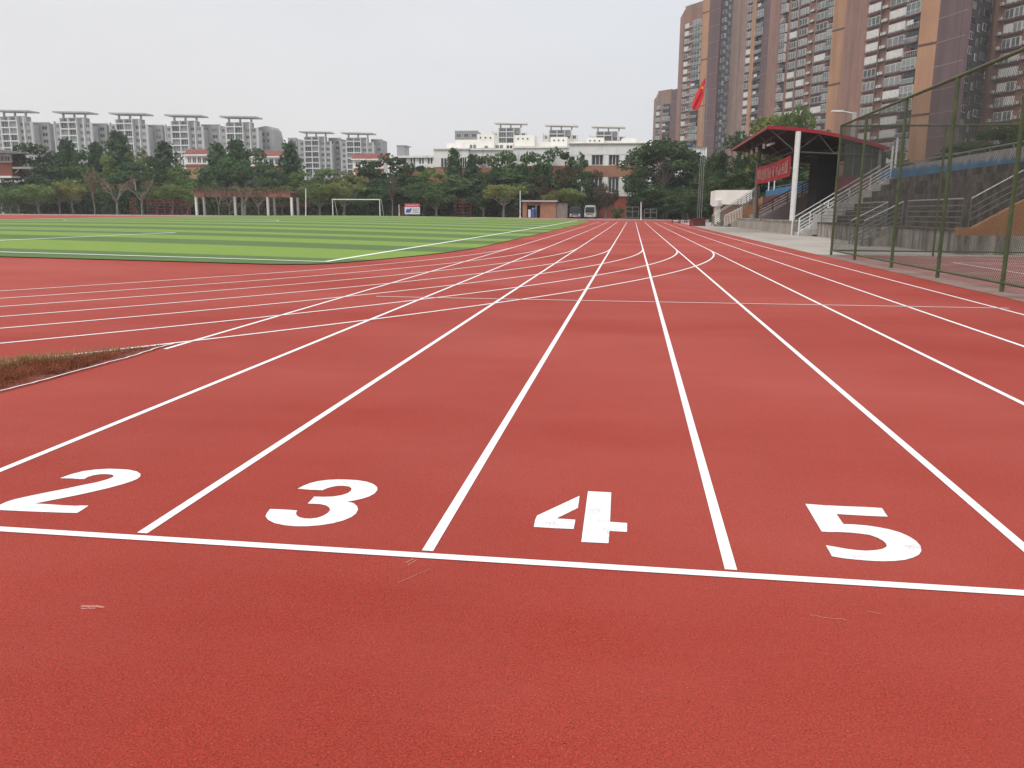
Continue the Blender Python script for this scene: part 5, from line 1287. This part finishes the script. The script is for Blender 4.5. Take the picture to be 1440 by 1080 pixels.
# ------------------------------------------------------------------ air
hz = MB(); hz.box(-660, 580, -80, 820, -1.25, 128, 'white'); ho = structure(hz.build('haze'), 'stuff')
hm = bpy.data.materials.new('thin_haze'); hm.use_nodes = True; hn = hm.node_tree
for n in list(hn.nodes):
    if n.type != 'OUTPUT_MATERIAL': hn.nodes.remove(n)
pv = hn.nodes.new('ShaderNodeVolumePrincipled'); pv.inputs['Color'].default_value = (.93, .94, .96, 1); pv.inputs['Density'].default_value = .00034; pv.inputs['Anisotropy'].default_value = .2
hn.links.new(pv.outputs[0], [n for n in hn.nodes if n.type == 'OUTPUT_MATERIAL'][0].inputs['Volume'])
ho.data.materials.clear(); ho.data.materials.append(hm)
# ------------------------------------------------------------------ light
w = bpy.data.worlds.new('World'); SC.world = w; w.use_nodes = True; nt = w.node_tree
bg = nt.nodes['Background']
sky = nt.nodes.new('ShaderNodeTexSky'); sky.sky_type = 'NISHITA'; sky.sun_disc = False
SUN_EL, SUN_AZ = 52, 205                       # azimuth clockwise from +Y: sun behind the camera, a little left
sky.sun_elevation = R(SUN_EL); sky.sun_rotation = R(SUN_AZ); sky.dust_density = 6; sky.air_density = 1.2
tc = nt.nodes.new('ShaderNodeTexCoord'); sx = nt.nodes.new('ShaderNodeSeparateXYZ'); nt.links.new(tc.outputs['Generated'], sx.inputs[0])
cl = nt.nodes.new('ShaderNodeMath'); cl.operation = 'MAXIMUM'; cl.inputs[1].default_value = 0; nt.links.new(sx.outputs['Z'], cl.inputs[0])
ov = nt.nodes.new('ShaderNodeValToRGB'); nt.links.new(cl.outputs[0], ov.inputs[0])
e = ov.color_ramp.elements
e[0].position = 0; e[0].color = (9.15, 9.0, 8.95, 1); e[1].position = 1; e[1].color = (18, 18.2, 18.6, 1)
k = e.new(.25); k.color = (9.0, 9.15, 9.5, 1); k = e.new(.5); k.color = (12.5, 12.7, 13.1, 1)
fx = mixc(nt, .9, sky.outputs[0], ov.outputs[0])
# the overcast is warmer and whiter to the left, bluer to the right
sd = nt.nodes.new('ShaderNodeMapRange'); sd.inputs[1].default_value = -.45; sd.inputs[2].default_value = .35; nt.links.new(sx.outputs['X'], sd.inputs[0])
tint = mixc(nt, sd.outputs[0], (1.0, .985, .975), (.90, .93, .965))
cn = noise(nt, 2.2, 4, .55, vec=tc.outputs['Generated'], stretch=(1, 1, 3.5))
cm = nt.nodes.new('ShaderNodeMapRange'); cm.inputs[1].default_value = .3; cm.inputs[2].default_value = .7; cm.inputs[3].default_value = .965; cm.inputs[4].default_value = 1.03; nt.links.new(cn, cm.inputs[0])
vm = nt.nodes.new('ShaderNodeVectorMath'); vm.operation = 'SCALE'; nt.links.new(mixc(nt, 1.0, fx, tint, 'MULTIPLY'), vm.inputs[0]); nt.links.new(cm.outputs[0], vm.inputs['Scale'])
nt.links.new(vm.outputs[0], bg.inputs[0]); bg.inputs[1].default_value = .1
sl2 = bpy.data.lights.new('sun', 'SUN'); sl2.energy = 1.1; sl2.angle = R(20); sl2.color = (1, .965, .91)
so = bpy.data.objects.new('sun', sl2); COL.objects.link(so)
dv = Vector((math.sin(R(SUN_AZ)) * math.cos(R(SUN_EL)), math.cos(R(SUN_AZ)) * math.cos(R(SUN_EL)), math.sin(R(SUN_EL))))
so.rotation_euler = dv.to_track_quat('Z', 'Y').to_euler(); so.location = (0, 0, 60)
SC.view_settings.view_transform = 'Standard'; SC.view_settings.look = 'None'; SC.view_settings.exposure = 0; SC.view_settings.gamma = 1
SC.cycles.use_denoising = True
SC.cycles.max_bounces = 6; SC.cycles.diffuse_bounces = 3; SC.cycles.transparent_max_bounces = 8
for o in bpy.data.objects:
    if '_o' in o: del o['_o']
